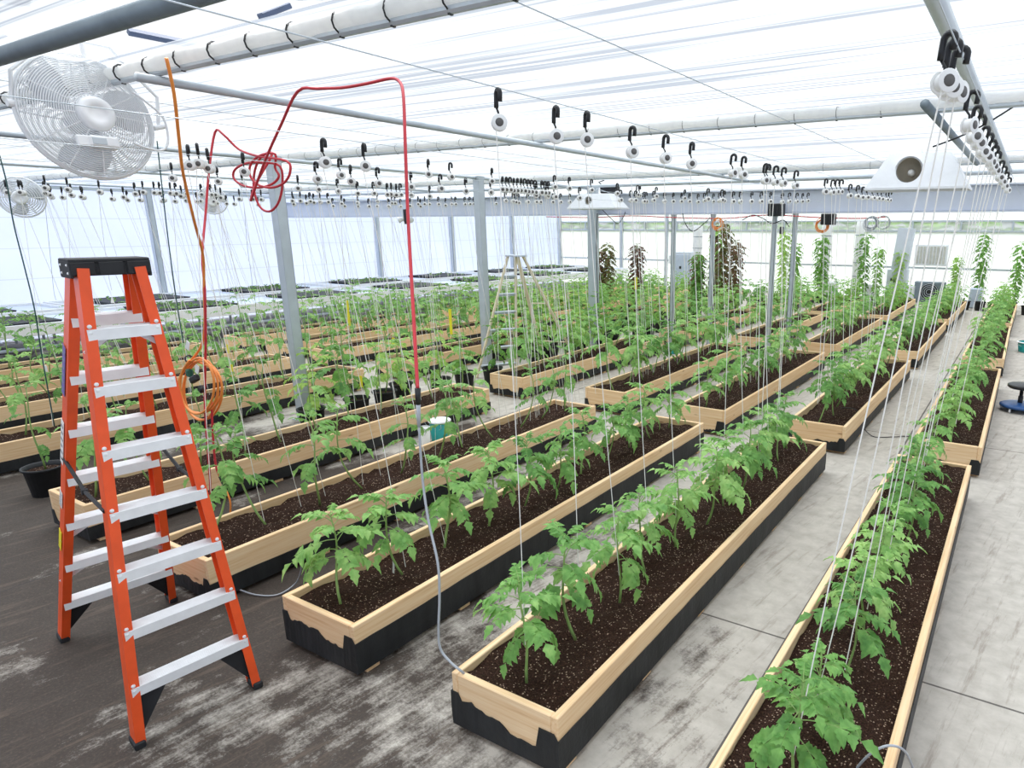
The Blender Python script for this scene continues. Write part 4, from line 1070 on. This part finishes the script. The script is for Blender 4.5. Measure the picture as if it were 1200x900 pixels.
# ------------------------------------------------------------------ benches with seedlings along the left wall
bn = 0
for bi, (bx, bz) in enumerate([(-7.5, -.80), (-8.45, -.78)]):
    for k in range(4):
        yc = 1.4 + k * 3.05; t = thing('growing_bench', 'pale metal growing bench, %s from camera in %s line from the beds' % (word(k + 1), word(bi + 1)), 'bench', U(bx, yc), 'growing benches along the left wall')
        zt = (bz - GZ) * S; mb = MB(); mb.bbox((0, 0, zt - .03), (1.68, 5.9, .02), .004)
        mb.build('bench_top', M['bench'], t); ed = MB()
        for sx in (-1, 1): ed.bbox((sx * .85, 0, zt - .07), (.03, 5.96, .2), .006)
        for sy in (-1, 1): ed.bbox((0, sy * 2.97, zt - .02), (1.70, .03, .11), .006)
        ed.build('bench_edge', M['white'], t)
        for sx in (-1, 1):
            for sy in (-1, 0, 1): MB().tube([(sx * .7, sy * 2.5, 0), (sx * .7, sy * 2.5, zt - .04)], .025, 8).build('leg', M['galv'], t)
        MB().tube([(.7, -2.7, zt * .45), (.7, 2.7, zt * .45)], .03, 8).build('rail', M['bench'], t)
        if True:
            for j in range(2):
                yy = yc - .8 + j * 1.5; rr = random.Random(bi * 50 + k * 7 + j); w_ = 1.3
                tr = thing('seedling_tray', 'dark seedling tray with low greens, %s on %s bench, %s line' % (word(j + 1), word(k + 1), word(bi + 1)), 'seedling tray', U(bx, yy) + Vector((0, 0, zt - .02)), 'seedling trays on the benches')
                MB().box((0, 0, .03), (w_, 1.55, .06), None, 1.03).build('tray', M['rubber'], tr)
                fo = MB()
                for q in range(90 if (k + j + bi) % 2 else 20):
                    p = Vector((rr.uniform(-w_ / 2, w_ / 2), rr.uniform(-.75, .75), .06)); a = rr.random() * 6.28
                    for e in range(2): leaflet(fo, p, Vector((math.cos(a + e * 3), math.sin(a + e * 3), .9)), Zv, .09, .05, .2, .3, True)
                fo.build('seedlings', M['paleleaf'], tr)['kind'] = 'stuff'

# ------------------------------------------------------------------ equipment near the far wall
def far_at(a, b, Y_): return W(atY(a, b, Y_))
for i, (a, Y_, r_, zt, lab) in enumerate([(967, 11.3, .16, .10, 'white wrapped column with dark box on top, left of two'), (1006, 11.3, .14, .12, 'white wrapped column under grey coil, right of two'), (817, 11.5, .17, .06, 'white wrapped column beside grey cabinet')]):
    p = atY(a, 300, Y_); t = thing('wrapped_column', lab, 'column', U(p.x, p.y), 'white wrapped columns in the distance'); mb = MB(); h = (zt - GZ) * S; prof = []
    for k in range(15): prof.append((r_ * (1 + .05 * math.sin(k * 2.1)), h * k / 14))
    mb.lathe(prof, n=16); mb.build('wrap', M['whitecloth'], t, smooth=True)
    bd = MB()
    for k in range(1, 6): bd.ring((0, 0, h * k / 6), (0, 0, 1), r_ * 1.03, .012, 16, 4)
    bd.build('strap', M['galvdark'], t)
p = atY(1057, 300, 11.4); t = thing('air_duct', 'tall grey air duct leaning beside white wrapped column', 'duct', U(p.x, p.y))
mb = MB(); mb.bbox((-.06, 0, .55), (.60, .4, 1.1), .02); mb.build('lower_box', M['beam'], t)
mb = MB(); mb.box((.02, 0, 1.72), (.46, .36, 1.25), Matrix.Rotation(.08, 3, 'Y')); mb.build('duct_body', M['beam'], t)
mb = MB(); mb.bbox((-.2, -.21, .78), (.07, .03, .09), .004); mb.bbox((-.1, -.21, .72), (.09, .03, .07), .004); mb.build('control_switch', M['black'], t)
p = atY(803, 300, 11.2); t = thing('control_cabinet', 'grey blue control cabinet left of white wrapped column', 'cabinet', U(p.x, p.y))
MB().bbox((0, 0, .75), (.62, .4, 1.5), .015).build('body', M['beam'], t); MB().bbox((.0, -.21, .8), (.54, .02, 1.2), .006).build('door', M['bench'], t); MB().bbox((-.08, -.23, .95), (.07, .03, .09), .004).build('switch', M['black'], t)
o = MB().bbox((0, 0, 0), (.42, .1, .30), .01).build('white_panel', M['white'], None, W(atY(790, 304, 11.2))); tag(o, 'small white panel left of the control cabinet', 'panel')
o.location.z = max(o.location.z, .3)
t = thing('wall_louver', 'beige slatted louver set in the far wall at right', 'louver', far_at(1091, 299, 12.22)); mb = MB(); mb.bbox((0, 0, 0), (1.0, .1, .68), .02); mb.build('frame', M['white'], t)
mb = MB()
for k in range(9): mb.bbox((-.40 + .10 * k, -.06, 0), (.065, .03, .56), .005, Matrix.Rotation(.5, 3, 'Z'))
mb.build('slats', M['louver'], t)
t = thing('box_fan', 'dark square box fan standing on the floor at far end of right aisle', 'fan', U(*atY(1089, 343, 11.9).xy)); mb = MB()
mb.bbox((0, 0, .35), (.92, .25, .66), .02); mb.build('housing', M['galvdark'], t)
mb = MB()
for r_ in (.08, .14, .2, .26): mb.ring((0, -.135, .36), (0, 1, 0), r_, .008, 28, 4)
mb.build('grille', M['galv'], t); MB().lathe([(.28, 0), (.28, .02), (.05, .03)], (0, -.13, .36), (0, 1, 0), 28).build('fan_opening', M['black'], t)
for i, (a, b) in enumerate([(1064, 333), (1143, 345), (975, 325), (1020, 330)]):
    p = atY(a, b, 11.4); o = MB().bbox((0, 0, .3), (.34, .34, .6), .03).build('storage_bin', M['white' if i != 1 else 'bench'], None, U(p.x, 11.5)); tag(o, ['white bin near the leaning air duct', 'pale bin at the end of right aisle', 'white bin below left wrapped column', 'white bin below right wrapped column'][i], 'bin')
t = thing('flower_box', 'white box with yellow green seedlings past the beds', 'planter', W(at(890, 340, -.95))); t.location.z = .0
MB().bbox((0, 0, .36), (.36, .26, .14), .01).build('box', M['white'], t); fo = MB(); rr = random.Random(3)
for q in range(60): leaflet(fo, Vector((rr.uniform(-.15, .15), rr.uniform(-.1, .1), .43)), Vector((rr.uniform(-1, 1), rr.uniform(-1, 1), 1.2)), Zv, .07, .04, .2, .3, True)
fo.build('foliage', M['paleleaf'], t); MB().bbox((0, 0, .145), (.3, .22, .29), .01).build('stand', M['black'], t)
# hedge outside the strip window
hd = MB(); rr = random.Random(9)
for q in range(2600):
    p = Vector((rr.uniform(-26, 8), 30 + rr.uniform(-1, 1), rr.uniform(.2, 2.5) + .4 * math.sin(q))); a = rr.random() * 6.28
    leaflet(hd, p, Vector((math.cos(a), math.sin(a), .3)), Zv, .9, .7, .3, .3, True)
o = hd.build('hedge', M['leaf2']); o['kind'] = 'stuff'; tag(o, 'green hedge outside seen faintly through the strip window', 'hedge')

# navy bracket and dark slats in the roof opening
o = MB().bbox((0, 0, 0), (.05, .2, .03), .005, Matrix.Rotation(.5, 3, 'X')).build('roof_bracket', M['navy'], None, W(at(322, 13, .56))); tag(o, 'dark blue bracket in the roof opening', 'bracket')
mb = MB(); a_, b_ = W(at(150, 37, .55)), W(at(240, 55, .55)); mb.tube([a_, b_], .022, 4); struct(mb.build('beam_slat', M['navy']))

# ------------------------------------------------------------------ light
w = bpy.data.worlds.new('overcast_sky'); bpy.context.scene.world = w; w.use_nodes = True
bg = w.node_tree.nodes['Background']; bg.inputs[0].default_value = (.96, .98, 1.0, 1); bg.inputs[1].default_value = 1.05
sc = bpy.context.scene
sun = bpy.data.lights.new('sun', 'SUN'); sun.energy = 9.5; sun.angle = math.radians(70); so = bpy.data.objects.new('sun', sun); C.objects.link(so)
so.rotation_euler = Vector((-.30, .2, .93)).to_track_quat('Z', 'Y').to_euler(); so.location = (0, 0, 12)
sc.view_settings.view_transform = 'Standard'; sc.view_settings.look = 'None'; sc.view_settings.exposure = 0.0; sc.view_settings.gamma = 1
sc.view_settings.use_curve_mapping = False
cy = sc.cycles
cy.max_bounces = 7; cy.diffuse_bounces = 4; cy.glossy_bounces = 2; cy.transmission_bounces = 3; cy.transparent_max_bounces = 8
cy.caustics_reflective = False; cy.caustics_refractive = False
